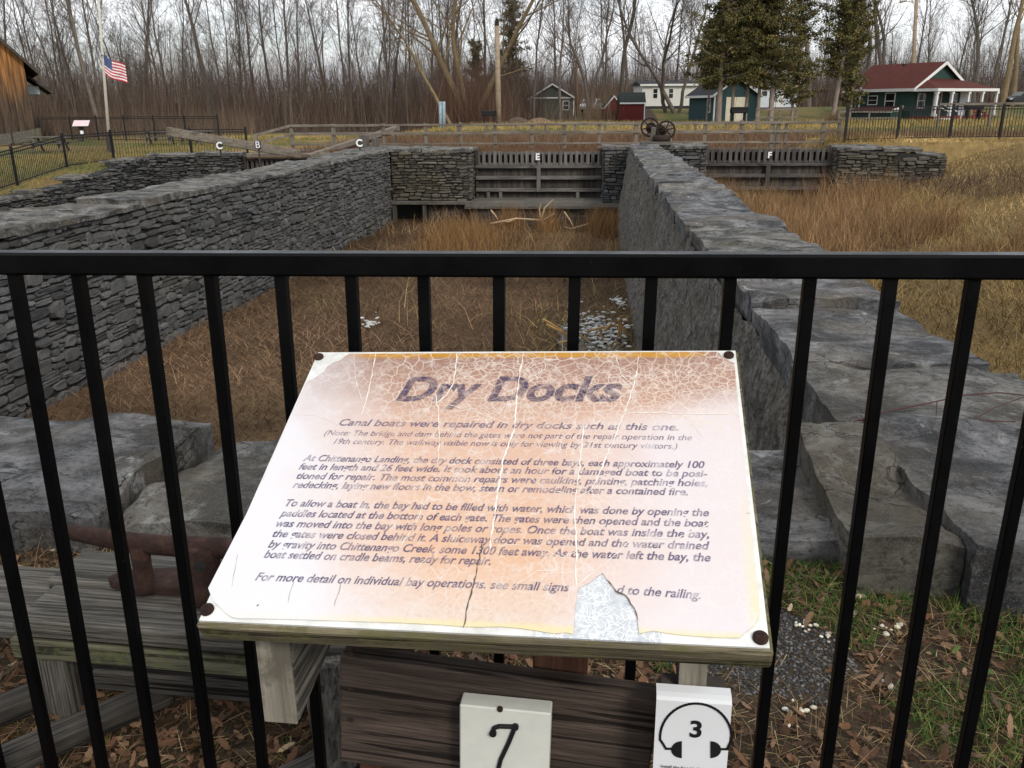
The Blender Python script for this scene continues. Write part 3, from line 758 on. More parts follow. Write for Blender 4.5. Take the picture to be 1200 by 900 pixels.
# black picket fences in the distance
def iron_fence(label, pts, h, post_gap=2.0, pick=.115, posts=None, name='picket_fence'):
    e = empty(name, pts[0], label, 'iron fence')
    P = MB(); R1 = MB()
    for A, B in zip(pts[:-1], pts[1:]):
        A, B = Vector(A), Vector(B); d = B - A; n = max(1, int(d.length / pick))
        for i in range(n):
            q = A + d * (i + .5) / n
            P.tube([q + Vector((0, 0, .08)), q + Vector((0, 0, h - .02))], .011, 4, False)
        for z in (.10, h - .12, h - .02):
            R1.bar(A + Vector((0, 0, z)), B + Vector((0, 0, z)), .03, .035)
        m_ = max(1, round(d.length / post_gap))
        for i in range(m_ + (1 if B == Vector(pts[-1]) else 0)):
            q = A + d * i / m_
            T = MB(); T.bar(q - Vector((0, 0, .2)), q + Vector((0, 0, h + .08)), .07, .07, (0, 1, 0)); T.build('post', M_ironfar, e)
    P.build('pickets', M_ironfar, e); R1.build('rails', M_ironfar, e)
    return e
def onG(px, py, Y):
    p = atY(px, py, Y); p.z = gz(p.x, p.y); return p
def gp(u, v): q = D(u, v); return D(u, v, gz(q.x, q.y))
iron_fence('black picket fence along the grass above the left wing wall', [gp(-17.7, 22.8), gp(-18.1, 26.0), gp(-18.5, 29.4), gp(-18.9, 33.2), gp(-17.0, 36.0), gp(-14.8, 36.6)], 1.12, 3.0)
q0 = onG(48, 162, 60); q1 = onG(85, 163, 60); q2 = onG(257, 160, 52)
iron_fence('black picket fence far back before the woods, behind the small tilted sign', [q0, q1, q2], 1.5, 3.0)
iron_fence('black picket fence on the yellow bank in front of the green house', [gp(9.0, 33.5), gp(11.1, 34.3), gp(13.3, 35.2), gp(15.2, 35.4), gp(19.5, 35.9)], 1.22, 2.2)

# ================================================================== FOREGROUND RAILING
FD = Vector((math.cos(.1034), -math.sin(.1034), .006)).normalized()      # along the railing
FO = Vector((-.0192, 1.3348, 1.44 - .2546))                              # underside of the top rail
FN = Vector((math.sin(.1034), math.cos(.1034), 0))                       # away from the viewer
FN = (FN - FN.dot(FD) * FD).normalized()
RA = empty('iron_railing', (FO[0], FO[1], 0), 'glossy black iron railing with square bars across the whole foreground', 'railing')
T = MB(); T.bar(FO - FD * 2.2 + Vector((0, 0, .0185)), FO + FD * 2.2 + Vector((0, 0, .0185)), .036, .037); T.build('top_rail', M_iron, RA, None, False, .004)
T = MB(); T.bar(FO - FD * 2.2 - Vector((0, 0, 1.08)), FO + FD * 2.2 - Vector((0, 0, 1.08)), .026, .028); T.build('bottom_rail', M_iron, RA, None, False, .003)
BT = [-56, 20, 94, 170.5, 248.5, 330.5, 412.5, 497, 585, 673.5, 763, 855, 948, 1042.5, 1139, 1240, 1345]
BB = [55, 115, 177, 243, 305, 374, 441, 513, 585, 658, 734, 811, 890.7, 971.7, 1052, 1131.7, 1213]
BT.insert(0, -135); BB.insert(0, -8)
for x0, x1 in zip(BT, BB):
    a = atPlane(x0, 335, FO, FN); b = atPlane(x1, 870, FO, FN); d = (b - a)
    t0 = (FO.z + .004 - a.z) / d.z; t1 = (FO.z - 1.075 - a.z) / d.z
    T = MB(); T.bar(a + d * t0, a + d * t1, .0185, .0185, FN); T.build('baluster', M_iron, RA, None, False, .0015)

# ================================================================== INFORMATION PANEL
E0 = Vector(EYE)
cTL, cTR, cBR, cBL = (E0 + Vector(q) for q in ((-.310, 1.324, -.374), (.332, 1.225, -.349), (.271, .777, -.548), (-.371, .876, -.574)))
SX = (cTR - cTL).normalized(); SW = (cTR - cTL).length
SN = SX.cross((cBL - cTL)).normalized()
if SN.z < 0: SN = -SN
SY = SN.cross(SX).normalized()                       # up the panel
SH = (cTL - cBL).length
PM = Matrix(((SX[0], SY[0], SN[0], cTL[0]), (SX[1], SY[1], SN[1], cTL[1]), (SX[2], SY[2], SN[2], cTL[2]), (0, 0, 0, 1)))
PI = PM.inverted()
def onP(px, py):
    return PI @ atPlane(px, py, cTL, SN)              # panel coordinates: x right, y up (0 .. -SH)
SG = empty('information_panel', (0, 1.1, 0), 'tilted interpretive panel headed Dry Docks, cracked and peeling, on a timber stand', 'information sign')
# backing board, rough and mossy at its edge
T = MB(); T.box(-.004, SW + .004, -SH - .006, .004, -.032, -.003, PM); 
T = MB(); T.box(-.004, SW + .004, -SH - .006, .004, -.032, -.003); T.build('backing_board', M_signwood, SG, PM, False, .003)
mt = MT('galvanised_plate', .5, .5, .0)
sc_ = mt.noise(1, 5, .6, mt.co((130, 130, 1)), 2.5)
wv_ = mt.n('ShaderNodeVectorMath', operation='MULTIPLY_ADD'); nz_ = mt.n('ShaderNodeTexNoise', Vector=mt.tc.outputs['Object'], Scale=60.0, Detail=3.0)
mt.t.links.new(nz_.outputs['Color'], wv_.inputs[0]); wv_.inputs[1].default_value = (.03, .03, .0); mt.t.links.new(mt.tc.outputs['Object'], wv_.inputs[2])
vz = mt.vor(150, wv_.outputs[0], 'DISTANCE_TO_EDGE')
cz = mt.mix(mt.ramp(mt.noise(90, 7, .75), [(.35, 0), (.65, 1)]), (.40, .43, .46), (.58, .60, .62))
sc2 = mt.math('MULTIPLY', mt.ramp(vz, [(.03, .9), (.10, 0)]), mt.ramp(mt.noise(40, 4), [(.38, .1), (.55, 1)]))
xz = mt.n('ShaderNodeSeparateXYZ', Vector=mt.tc.outputs['Object'])
inp = mt.math('MULTIPLY', mt.ramp(xz.outputs[0], [(.395, 0), (.40, 1), (.535, 1), (.54, 0)]), mt.ramp(mt.math('ADD', xz.outputs[1], .6), [(.17, 1), (.6, 0)]))
cm = mt.mix(mt.ramp(mt.noise(25, 6, .7), [(.4, 0), (.65, .8)]), (.72, .72, .70), (.50, .50, .47))
mt.color(mt.mix(inp, cm, mt.mix(sc2, cz, (.80, .81, .82)))); M_plate = mt.m
T = MB(); T.box(0, SW, -SH, 0, -.003, 0); T.build('metal_plate', M_plate, SG, PM)
# printed sheet: outline with the torn-away corner patches and the missing piece at the bottom
def px2(l): return [Vector((*onP(*p)[:2], 0)) for p in l]
W_, H_ = SW, SH
miss = px2([(672, 744), (674, 712), (678, 690), (690, 684), (700, 676), (706, 672), (716, 687), (722, 694), (733, 698), (742, 712), (747, 726), (749, 743)])
outline = px2([(410, 415.5)]) + [Vector(q) for q in ((W_ - .026, -.004, 0), (W_ - .020, -.016, 0), (W_ - .012, -.024, 0), (W_ - .004, -.03, 0), (W_ - .005, -.2, 0), (W_ - .006, -H_ * .8, 0))]
outline += px2([(889, 700), (890, 722), (884, 734), (874, 741), (866, 748), (845, 748), (812, 746), (790, 744), (765, 740)])
outline += miss[::-1]
outline += px2([(664, 742), (648, 743), (630, 740), (610, 737), (588, 735), (560, 735.5), (545, 735), (520, 733), (470, 730.5), (420, 729), (360, 727), (300, 725.5), (280, 725.5), (272, 724), (263, 718), (257, 711), (250, 705), (247, 697), (244.5, 690)])
outline += [Vector((.003, -.30, 0)), Vector((.003, -.075, 0))] + px2([(364, 446), (370, 443), (380, 436.5), (384, 430), (391, 425.5), (399, 423), (405, 418)])
bmh = bmesh.new()
vsb = [bmh.verts.new((p.x, p.y, .0004)) for p in outline]
f_ = bmh.faces.new(vsb)
if f_.normal.z < 0: f_.normal_flip()
bmesh.ops.triangulate(bmh, faces=[f_])
ex = bmesh.ops.extrude_face_region(bmh, geom=list(bmh.faces))
for q in ex['geom']:
    if isinstance(q, bmesh.types.BMVert): q.co.z = .0016
bmesh.ops.recalc_face_normals(bmh, faces=bmh.faces)
me = bpy.data.meshes.new('printed_sheet'); bmh.to_mesh(me); bmh.free()
def print_mat(name, text=None):
    m = MT(name, .38, .42)
    xy = m.n('ShaderNodeSeparateXYZ', Vector=m.tc.outputs['Object']); X, Y = xy.outputs[0], xy.outputs[1]
    up = m.math('MULTIPLY_ADD', Y, 1 / H_, 1.0)                  # 0 bottom .. 1 top
    xn = m.math('MULTIPLY', X, 1 / W_)
    n1 = m.noise(7, 5, .6); n2 = m.noise(45, 6, .7); n3 = m.noise(150, 4, .7)
    upn = m.math('ADD', up, m.math('MULTIPLY_ADD', n1, .22, -.11))
    # print: tan at the head, pale pink below, left and right edges whitened by fading plus painted sky glare
    c = m.ramp(upn, [(0.0, (.82, .66, .55)), (.22, (.80, .50, .32)), (.45, (.78, .51, .36)), (.68, (.72, .47, .35)), (.80, (.52, .31, .225)), (.97, (.38, .21, .152))])
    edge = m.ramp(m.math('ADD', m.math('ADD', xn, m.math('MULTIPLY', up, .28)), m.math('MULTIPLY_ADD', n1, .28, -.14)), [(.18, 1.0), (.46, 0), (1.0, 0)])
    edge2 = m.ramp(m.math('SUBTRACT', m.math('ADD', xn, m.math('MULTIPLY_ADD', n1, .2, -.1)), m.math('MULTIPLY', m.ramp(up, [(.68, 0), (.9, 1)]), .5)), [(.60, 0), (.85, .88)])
    c = m.mix(m.ramp(n2, [(.52, 0), (.70, .6)]), c, (.84, .78, .74))
    c = m.mix(m.ramp(n3, [(.30, .5), (.48, 0)]), c, (.62, .40, .30))
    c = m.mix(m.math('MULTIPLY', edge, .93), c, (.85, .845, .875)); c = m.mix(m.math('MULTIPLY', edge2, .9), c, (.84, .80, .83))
    # orange stain along the top edge, yellow along the bottom and right
    og = m.ramp(m.math('ADD', up, m.math('MULTIPLY_ADD', n2, .03, -.015)), [(.962, 0), (.972, 1), (.988, 1), (.994, 0)])
    og = m.math('MULTIPLY', og, m.ramp(xn, [(.07, 0), (.14, 1), (.9, 1), (.95, 0)]))
    c = m.mix(og, c, (.62, .30, .03))
    yl = m.math('MULTIPLY', m.ramp(m.math('ADD', up, m.math('MULTIPLY_ADD', n2, .02, -.01)), [(.022, .7), (.036, 0)]), m.ramp(xn, [(.2, .2), (.4, 1)]))
    c = m.mix(yl, c, (.88, .78, .38))
    yr = m.math('MULTIPLY', m.ramp(xn, [(.965, 0), (.982, .75)]), m.ramp(up, [(.05, 1), (.5, 0)]))
    c = m.mix(yr, c, (.88, .80, .46))
    if text:
        fade = m.ramp(m.math('ADD', n2, m.math('MULTIPLY', m.noise(14, 4), .35)), [(.60, 0), (.82, .65)])
        c = m.mix(m.math('MAXIMUM', m.math('MULTIPLY', fade, 1), .06), text, c)
    # fine crazing near the head, long wandering cracks
    wob = m.n('ShaderNodeVectorMath', operation='ADD'); 
    nw = m.n('ShaderNodeTexNoise', Vector=m.tc.outputs['Object'], Scale=22, Detail=3)
    sw = m.n('ShaderNodeVectorMath', operation='SCALE', Scale=.022)
    m.t.links.new(nw.outputs['Color'], sw.inputs[0]); m.t.links.new(m.tc.outputs['Object'], wob.inputs[0]); m.t.links.new(sw.outputs[0], wob.inputs[1])
    v1 = m.vor(48, wob.outputs[0], 'DISTANCE_TO_EDGE'); v2 = m.vor(115, wob.outputs[0], 'DISTANCE_TO_EDGE'); v3 = m.vor(8, wob.outputs[0], 'DISTANCE_TO_EDGE')
    zone = m.ramp(m.math('ADD', upn, m.math('MULTIPLY', m.math('MULTIPLY', xn, xn), .10)), [(.66, .0), (.80, .9), (.98, .85)])
    zone1 = m.math('MULTIPLY', zone, m.ramp(xn, [(.05, .12), (.36, 1)]))
    k1 = m.math('MULTIPLY', m.ramp(v1, [(.02, 1), (.05, 0)]), zone1)
    k2 = m.math('MULTIPLY', m.math('MULTIPLY', m.ramp(v2, [(.03, 1), (.10, 0)]), zone1), m.ramp(upn, [(.90, 1), (.97, .1)]))
    kf = .22 if text else 1.0
    c = m.mix(m.math('MULTIPLY', k1, .75 * kf), c, (.80, .62, .48)); c = m.mix(m.math('MULTIPLY', k2, .6 * kf), c, (.84, .68, .56))
    low = m.math('MULTIPLY', m.ramp(v1, [(.012, 1), (.03, 0)]), m.ramp(m.noise(9, 4), [(.46, 0), (.60, .55)]))
    lw2 = m.math('MULTIPLY', m.math('MULTIPLY', m.ramp(v2, [(.02, 1), (.08, 0)]), m.ramp(m.noise(12, 4), [(.44, 0), (.60, .5)])), m.ramp(xn, [(.15, 0), (.4, 1)]))
    if text: lw2 = m.math('MULTIPLY', lw2, .45)
    c = m.mix(lw2, c, (.88, .80, .72))
    if text: low = m.math('MULTIPLY', low, .5)
    c = m.mix(low, c, (.88, .84, .80))
    c = m.mix(1.0, c, (.76, .765, .775), 'MULTIPLY')
    m.color(c)
    m.rough(m.ramp(n2, [(.3, .30), (.7, .48)]))
    m.bump(v1, .12, .0006); m.bump(n3, .08, .0005)
    return m.m
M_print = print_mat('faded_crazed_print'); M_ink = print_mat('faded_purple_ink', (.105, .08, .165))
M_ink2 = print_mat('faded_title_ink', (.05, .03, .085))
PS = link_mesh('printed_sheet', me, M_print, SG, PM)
# lettering, each line fitted to the length it has on the panel
def fit_line(txt, a, b, size, ink, name, bold=.0, shear=.22, z=.00185, wide=None):
    A, B = onP(*a), onP(*b)
    cu = bpy.data.curves.new('line', 'FONT'); cu.body = txt; cu.size = size; cu.shear = shear; cu.offset = size * bold
    me = text_mesh(cu)
    xs = [v.co.x for v in me.vertices]; w = max(xs) - min(xs); d = Vector((B.x - A.x, B.y - A.y)); s = d.length / w
    x0 = min(xs); ang = math.atan2(d.y, d.x)
    for v in me.vertices:
        X_, Y_ = (v.co.x - x0) * s, v.co.y
        v.co = (A.x + X_ * math.cos(ang) - Y_ * math.sin(ang), A.y + X_ * math.sin(ang) + Y_ * math.cos(ang), z)
    return me
lines = [
 ('Canal boats were repaired in dry docks such as this one.', (397, 499.5), (795, 505.5), .0190, .018),
 ('(Note: The bridge and dam behind the gates were not part of the repair operation in the', (380, 511), (811, 517), .0150, .006),
 ('19th century. The walkway visible now is only for viewing by 21st century visitors.)', (391, 521), (794, 527), .0150, .006),
 ('At Chittenango Landing, the dry dock consisted of three bays, each approximately 100', (355, 541), (826, 549.5), .0168, .022),
 ('feet in length and 26 feet wide. It took about an hour for a damaged boat to be posi-', (350, 551), (829, 560), .0168, .022),
 ('tioned for repair. The most common repairs were caulking, painting, patching holes,', (347, 562), (829, 571), .0168, .022),
 ('redecking, laying new floors in the bow, stern or remodeling after a contained fire.', (343, 572.5), (806, 581.5), .0168, .022),
 ('To allow a boat in, the bay had to be filled with water, which was done by opening the', (334, 594), (831, 606), .0168, .022),
 ('paddles located at the bottom of each gate. The gates were then opened and the boat', (328, 606), (831, 618.5), .0168, .022),
 ('was moved into the bay with long poles or ropes. Once the boat was inside the bay,', (323, 618), (831, 631.5), .0168, .022),
 ('the gates were closed behind it. A sluiceway door was opened and the water drained', (319, 630), (832, 645), .0168, .022),
 ('by gravity into Chittenango Creek, some 1300 feet away. As the water left the bay, the', (314, 642.5), (833, 659), .0168, .022),
 ('boat settled on cradle beams, ready for repair.', (309, 654.5), (575, 663), .0168, .022),
 ('For more detail on individual bay operations, see small signs', (299, 681), (667, 694), .0168, .018),
 ('d to the railing.', (723, 696.5), (821, 703), .0168, .018)]
bmT = bmesh.new()
for ln in lines:
    me = fit_line(ln[0], ln[1], ln[2], ln[3], None, 'line', ln[4], .25)
    bmT.from_mesh(me); bpy.data.meshes.remove(me)
me = bpy.data.meshes.new('lettering'); bmT.to_mesh(me); bmT.free()
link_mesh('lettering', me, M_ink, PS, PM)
me = fit_line('Dry Docks', (464, 470), (729, 470.5), .074, None, 'title', .030, .22)
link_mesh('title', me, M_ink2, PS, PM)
# long wandering cracks as thin raised lines, white above and dark below
def crack(pts, w, mat, name='crack', seed=0):
    P = [onP(*p) for p in pts]; T = MB(); r = random.Random(seed); dense = []
    for a, b in zip(P[:-1], P[1:]):
        n = max(2, int((b - a).length / .006))
        for i in range(n):
            q = a + (b - a) * i / n; dense.append(q + Vector((r.uniform(-1, 1) * .0009, r.uniform(-1, 1) * .0009, 0)))
    dense.append(P[-1]); vs_ = []; fs_ = []
    for i, q in enumerate(dense):
        t = (dense[min(i + 1, len(dense) - 1)] - dense[max(0, i - 1)]); t.z = 0; t.normalize(); s = Vector((-t.y, t.x, 0)) * w * r.uniform(.25, 1.15) * .42
        if i in (0, len(dense) - 1): s *= .3
        vs_ += [(q.x + s.x, q.y + s.y, .0022), (q.x - s.x, q.y - s.y, .0022)]
    fs_ = [(2 * i, 2 * i + 1, 2 * i + 3, 2 * i + 2) for i in range(len(dense) - 1)]
    T.add(vs_, fs_)
    return T
M_crw = plain('pale_crack', (.74, .68, .62), .6, .3, 0, .05); M_crd = plain('dark_crack', (.10, .07, .05), .8, .2, 0, .3)
ck = MB()
for i, (pts, w) in enumerate([
    ([(441, 414), (436, 440), (431, 465), (424, 488)], .0022), ([(415, 416), (417, 445), (425, 470)], .001), ([(536, 414), (532, 450), (523, 465), (511, 474)], .0022), ([(511, 462), (514, 485), (515, 520), (513, 548)], .0016),
    ([(614, 414), (609, 440), (605, 470), (604, 500), (590, 540), (584, 575), (578, 620), (573, 650)], .0032), ([(748, 418), (746, 440), (738, 468), (726, 500), (718, 520), (706, 548), (694, 575), (678, 584)], .0024), ([(722, 418), (728, 440), (742, 453)], .0016),
    ([(736, 484), (790, 486), (856, 486)], .0022), ([(343, 486), (372, 488), (400, 500), (423, 515), (430, 535), (450, 560)], .0012), ([(792, 432), (792, 462), (820, 458), (860, 451)], .0012),
    ([(684, 500), (678, 560), (673, 600), (676, 640), (675, 690)], .0028), ([(675, 688), (705, 665), (742, 632), (795, 631), (832, 615)], .0018), ([(724, 520), (752, 545), (776, 570)], .0012), ([(803, 488), (823, 512)], .0012),
    ([(620, 560), (640, 575), (668, 580)], .0014), ([(470, 640), (490, 610), (500, 570)], .0014), ([(590, 640), (625, 640), (660, 655), (690, 640)], .0012), ([(525, 475), (560, 485), (600, 500)], .0014), ([(560, 472), (590, 490)], .001),
    ([(600, 690), (630, 670), (668, 668)], .001), ([(500, 655), (470, 690), (455, 700)], .001)]):
    t_ = crack(pts, w, None, seed=i); ck.add(t_.v, t_.f)
ck.build('white_cracks', M_crw, PS, PM)
ck = MB()
for i, (pts, w) in enumerate([([(566, 636), (560, 665), (551, 700), (543, 737)], .0022), ([(712, 680), (722, 694), (733, 699), (743, 713), (748, 728)], .0018), ([(402, 678), (392, 712)], .0008), ([(302, 712), (304, 709)], .002), ([(345, 680), (338, 708)], .0006), ([(280, 650), (272, 690)], .0005), ([(872, 603), (880, 603)], .0008)]):
    t_ = crack(pts, w, None, seed=40 + i); ck.add(t_.v, t_.f)
ck.build('dark_cracks', M_crd, PS, PM)
# rusty domed bolts at the corners
for (px, py, rr, lift) in ((374, 419, .0075, 0), (854, 417, .0075, 0), (243, 715, .0085, 0), (891, 748, .0085, 0)):
    c = onP(px, py); T = MB()
    prof = [(rr * 1.0, .0), (rr * 1.0, .0025), (rr * .9, .0038), (rr * .62, .0042), (rr * .60, .0056), (rr * .35, .0062), (rr * .33, .0054), (.0001, .0052)]
    n = 18; vs_ = []; fs_ = []
    for r_, z_ in prof:
        vs_ += [(c.x + r_ * math.cos(2 * math.pi * k / n), c.y + r_ * math.sin(2 * math.pi * k / n), z_) for k in range(n)]
    for i in range(len(prof) - 1):
        fs_ += [(i * n + k, i * n + (k + 1) % n, (i + 1) * n + (k + 1) % n, (i + 1) * n + k) for k in range(n)]
    T.add(vs_, fs_); T.build('bolt', M_rust, SG, PM, True)
# stand: posts, brackets, cross plank
pa, pb = atY(398, 770, 1.09), atY(772, 790, 1.03)
PX = (pb - pa); PX.z = 0; PX.normalize(); PN = Vector((PX.y, -PX.x, 0))      # towards the viewer
zt = .662; zb = .497
FR = Matrix(((PX[0], -PN[0], 0, pa[0]), (PX[1], -PN[1], 0, pa[1]), (0, 0, 1, 0), (0, 0, 0, 1)))   # x along plank, y away, z up
LP = (pb - pa).length
T = MB(); T.box(0, LP + .004, 0, .036, zb - .03, zt)
Mtilt = FR @ Matrix.Translation((0, 0, zt)) @ Matrix.Rotation(rad(4.0), 4, 'Y') @ Matrix.Translation((0, 0, -zt))
T.build('cross_plank', M_plank, SG, Mtilt, False, .003)
for x0, x1 in ((.003, .082), (.285, .365)):
    T = MB(); T.box(x0, x1, .0385, .125, -.05, zt + .16 if x0 < .1 else zt + .13); T.build('post', M_redpost, SG, FR, False, .003)
for (px, py) in ((411, 776), (411, 818), (411, 853)):
    q = Mtilt.inverted() @ atPlane(px, py - 10, FR.to_translation(), PN); T = MB(); T.tube([(q.x, -.0015, q.z), (q.x, .01, q.z)], .0045, 10); T.build('screw', M_rust, SG, Mtilt)
# end-grain brackets under the panel
b0 = atY(300, 752, .905); b1 = atY(343, 752, .905)
for (px0, px1, y0, zt_, zb_, ln) in ((300, 343, .905, .80, .700, .34), (797, 831, 1.0, .80, .66, .20)):
    a = atY(px0, 752, y0); b = atY(px1, 752, y0); T = MB(); w = (b - a).length
    M = Matrix(((PX[0], -PN[0], 0, a[0]), (PX[1], -PN[1], 0, a[1]), (0, 0, 1, 0), (0, 0, 0, 1)))
    def tp(y): return .868 + (y0 - .905 + y) * .41 - .06
    T.prism([(0, 0, zb_), (0, ln, zb_ + .06), (0, ln, tp(ln)), (0, 0, tp(0))], (w, 0, 0)); T.build('bracket', M_near[1], SG, M, False, .003)
    T = MB(); T.box(.001, w - .001, -.0035, -.0005, zb_ + .001, tp(0) + .02); T.build('bracket_end', M_endgrain, SG, M)

# number plaque and audio marker fixed on the plank
a = atY(538.5, 826, 1.035); b = atY(646, 832, 1.028)
px_ = (b - a); wq = Vector((px_.x, px_.y, 0)).length
NP = Matrix(((PX[0], -PN[0], 0, a[0]), (PX[1], -PN[1], 0, a[1]), (0, 0, 1, 0), (0, 0, 0, 1))) @ Matrix.Translation((0, 0, a.z)) @ Matrix.Rotation(rad(1.5), 4, 'Y') @ Matrix.Translation((0, 0, -a.z))
NQ = empty('number_plaque', (a.x + .05, a.y, .5), 'white painted wooden block with black numeral 7 on the cross plank', 'number sign')
T = MB(); ztp = a.z; T.box(0, wq, 0, .030, ztp - .19, ztp); 
T.build('block', plain('cream_white_paint', (.60, .61, .56), .55, .3, 0, .05, 30), NQ, NP @ Matrix.Translation((0, 0, 0)), False, .002)
def onN(px, py, Mx):
    q = Mx.inverted() @ atPlane(px, py, Mx.to_translation(), (Mx.to_3x3() @ Vector((0, 1, 0)))); return Vector((q.x, 0, q.z))
T = MB()
P7 = [onN(x, y, NP) for x, y in ((578, 858), (579, 852), (585, 850), (604, 850.5), (596, 870), (587, 889), (583.5, 903), (583, 925))]
for a_, b_ in zip(P7[:-1], P7[1:]):
    T.tube([a_ + Vector((0, -.002, 0)), b_ + Vector((0, -.002, 0))], .0034, 10, True)
for q, r_ in ((P7[0], .0052), (P7[3], .0050), (P7[6], .0048)): T.tube([q + Vector((0, -.005, 0)), q + Vector((0, .001, 0))], r_, 14)
T.build('numeral', M_black, NQ, NP)
q = onN(586, 831, NP); T = MB(); T.tube([q + Vector((0, -.002, 0)), q + Vector((0, .002, 0))], .0042, 12); T.build('screw', M_rust, NQ, NP)
# audio marker: a bent white plastic sheet
a = atY(769.5, 817, .972); b = atY(858, 818, .963)
AQ = Matrix(((PX[0], -PN[0], 0, a[0]), (PX[1], -PN[1], 0, a[1]), (0, 0, 1, 0), (0, 0, 0, 1)))
wa = (AQ.inverted() @ b).x
AM = empty('audio_marker', (a.x, a.y, .5), 'white bent plastic marker with headphones and a 3, right of the numeral block', 'audio tour sign')
T = MB(); z0 = a.z
prof = [(0, z0 - .19), (0, z0 - .004), (.003, z0 + .0005), (.010, z0 + .003), (.024, z0 + .0045), (.026, z0 + .003)]
ins = [(p[0] + .002, p[1] - .002) for p in prof]
poly = [Vector((0, y, z)) for y, z in prof] + [Vector((0, y + .001, z)) for y, z in ins[::-1]]
T.prism(poly, (wa, 0, 0)); M_plas = plain('white_plastic', (.70, .72, .74), .35, .4, 0, .03); T.build('bent_sheet', M_plas, AM, AQ)
T = MB(); T.box(.008, wa - .004, .012, .06, z0 - .16, z0 - .004); T.build('mount_block', M_wooddark[2], AM, AQ)
T = MB(); yy = -.0008
arc = [(553 + 0, 0)]
cx, cy, RX, RY = 815.5, 866, 42.0, 40.0
pts = [(787, 877), (780.5, 877), (775.5, 869)] + [(cx + RX * math.cos(t), cy - 2 - RY * math.sin(t)) for t in np.linspace(math.pi * 1.02, -math.pi * .02, 28)] + [(856, 869), (852, 877.5), (844, 877.5)]
P = [onN(x, y, AQ) + Vector((0, yy, 0)) for x, y in pts]
for a_, b_ in zip(P[:-1], P[1:]): T.bar(a_, b_, .0032, .001, (0, 1, 0), .0008)
for s_, x0 in ((-1, 799), (1, 832.5)):
    pl = [onN(x0 + s_ * 12.5 * math.cos(t), 878 - 9.8 * math.sin(t), AQ) + Vector((0, yy - .0004, 0)) for t in np.linspace(-math.pi / 2, math.pi / 2, 16)]
    pl = pl[::-1] if s_ > 0 else pl
    T.prism(pl, (0, .0006, 0))
T.build('headphone_symbol', M_black, AM, AQ)
def flat_text(txt, px, py, size, bold, M, anchor='CENTER'):
    cu = bpy.data.curves.new('t', 'FONT'); cu.body = txt; cu.size = size; cu.offset = size * bold; cu.align_x = anchor
    me = text_mesh(cu); q = onN(px, py, M)
    for v in me.vertices: v.co = (q.x + v.co.x, -.0012, q.z + v.co.y)
    return me
link_mesh('numeral', flat_text('3', 815, 863, .0375, .028, AQ), M_black, AM, AQ)
link_mesh('caption', flat_text('Install the free UniGuide app', 774, 898.5, .0066, .01, AQ, 'LEFT'), M_black, AM, AQ)

# ================================================================== TIMBER PLATFORM AND CLEAT
TP = empty('timber_platform', (-.95, 1.9, 0), 'low weathered timber staging behind the railing, carrying the rusty cleat', 'timber staging')
TF = Matrix.Translation((-1.22, 1.775, .022)) @ Matrix.Rotation(rad(-8), 4, 'Z')      # x right, y away
for i, (y0, y1) in enumerate(((0, .165), (.175, .335))):
    T = MB(); T.box(.02 - .03 * i, .98, y0, y1, .215, .262 + .004 * i); T.build('deck_plank', M_near[0], TP, TF, False, .006)
T = MB(); T.box(.0, 1.0, .004, .05, .150, .205); T.build('front_beam', wood('mossy_beam', (.055, .052, .034), (.19, .18, .125), 0, 170, .8, 0, (.10, .11, .05), .7), TP, TF, False, .005)
T = MB(); T.box(-.35, .08, .02, .32, .19, .212); T.build('deck_plank', M_near[0], TP, TF, False, .006)
for x in (.045, .86):
    T = MB(); T.box(x, x + .085, .012, .10, -.1, .148); T.build('leg', M_near[2], TP, TF, False, .005)
T = MB(); T.box(.17, 1.0, .04, .15, .045, .105); T.build('lower_beam', M_nearshade[0], TP, TF, False, .008)
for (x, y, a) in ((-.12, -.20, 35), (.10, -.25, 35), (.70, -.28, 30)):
    T = MB(); M = TF @ Matrix.Translation((x, y, .01)) @ Matrix.Rotation(rad(a + 15), 4, 'Z'); T.box(0, .42, 0, .07, -.01, .045); T.build('skid', M_nearshade[0], TP, M, False, .008)
T = MB(); T.bar(atY(377, 775, 1.50), atY(398, 900, 1.44), .075, .06, (0, 1, 0)); T.build('end_post', M_near[2], TP, None, False, .006)
# cast iron cleat
MC = empty('mooring_cleat', (-.9, 1.87, .286), 'rusty cast iron mooring cleat with long horns on the timber staging', 'cleat')
T = MB(); pts = [(atY(62, 618, 1.93)), (atY(80, 623, 1.93)), (atY(120, 630, 1.915)), (atY(165, 637, 1.90)), (atY(210, 640, 1.885)), (atY(262, 642, 1.86)), (atY(320, 660, 1.83)), (atY(360, 678, 1.81))]
T.tube(pts, [.009, .019, .023, .025, .026, .026, .022, .016], 16); T.build('horn', M_rust, MC, None, True)
for (px, w) in ((163, 0.034), (238, .054)):
    c = atY(px, 640, 1.89 - (px - 163) * .0004); T = MB(); T.tube([c, c - Vector((0, 0, .06)), c - Vector((0, 0, .10)), Vector((c.x, c.y, .297))], [w * .7, w * .66, w * .75, w * 1.1], 14); T.build('neck', M_rust, MC, None, True)
ba, bb = atZ(138, 683, .286), atZ(330, 692, .286); T = MB()
n = 28; mid = (ba + bb) / 2; dx = (bb - ba); dx.z = 0; hl = dx.length / 2 + .02; dx.normalize(); dy = Vector((-dx.y, dx.x, 0))
rings = []
for (s, z) in ((1.0, .285), (1.0, .304), (.955, .309), (.6, .311)):
    rings.append([Vector((mid.x, mid.y, z)) + dx * math.copysign(abs(math.cos(2 * math.pi * k / n)) ** .6, math.cos(2 * math.pi * k / n)) * hl * (s if s > .9 else .9) + dy * math.sin(2 * math.pi * k / n) * .048 * s for k in range(n)])
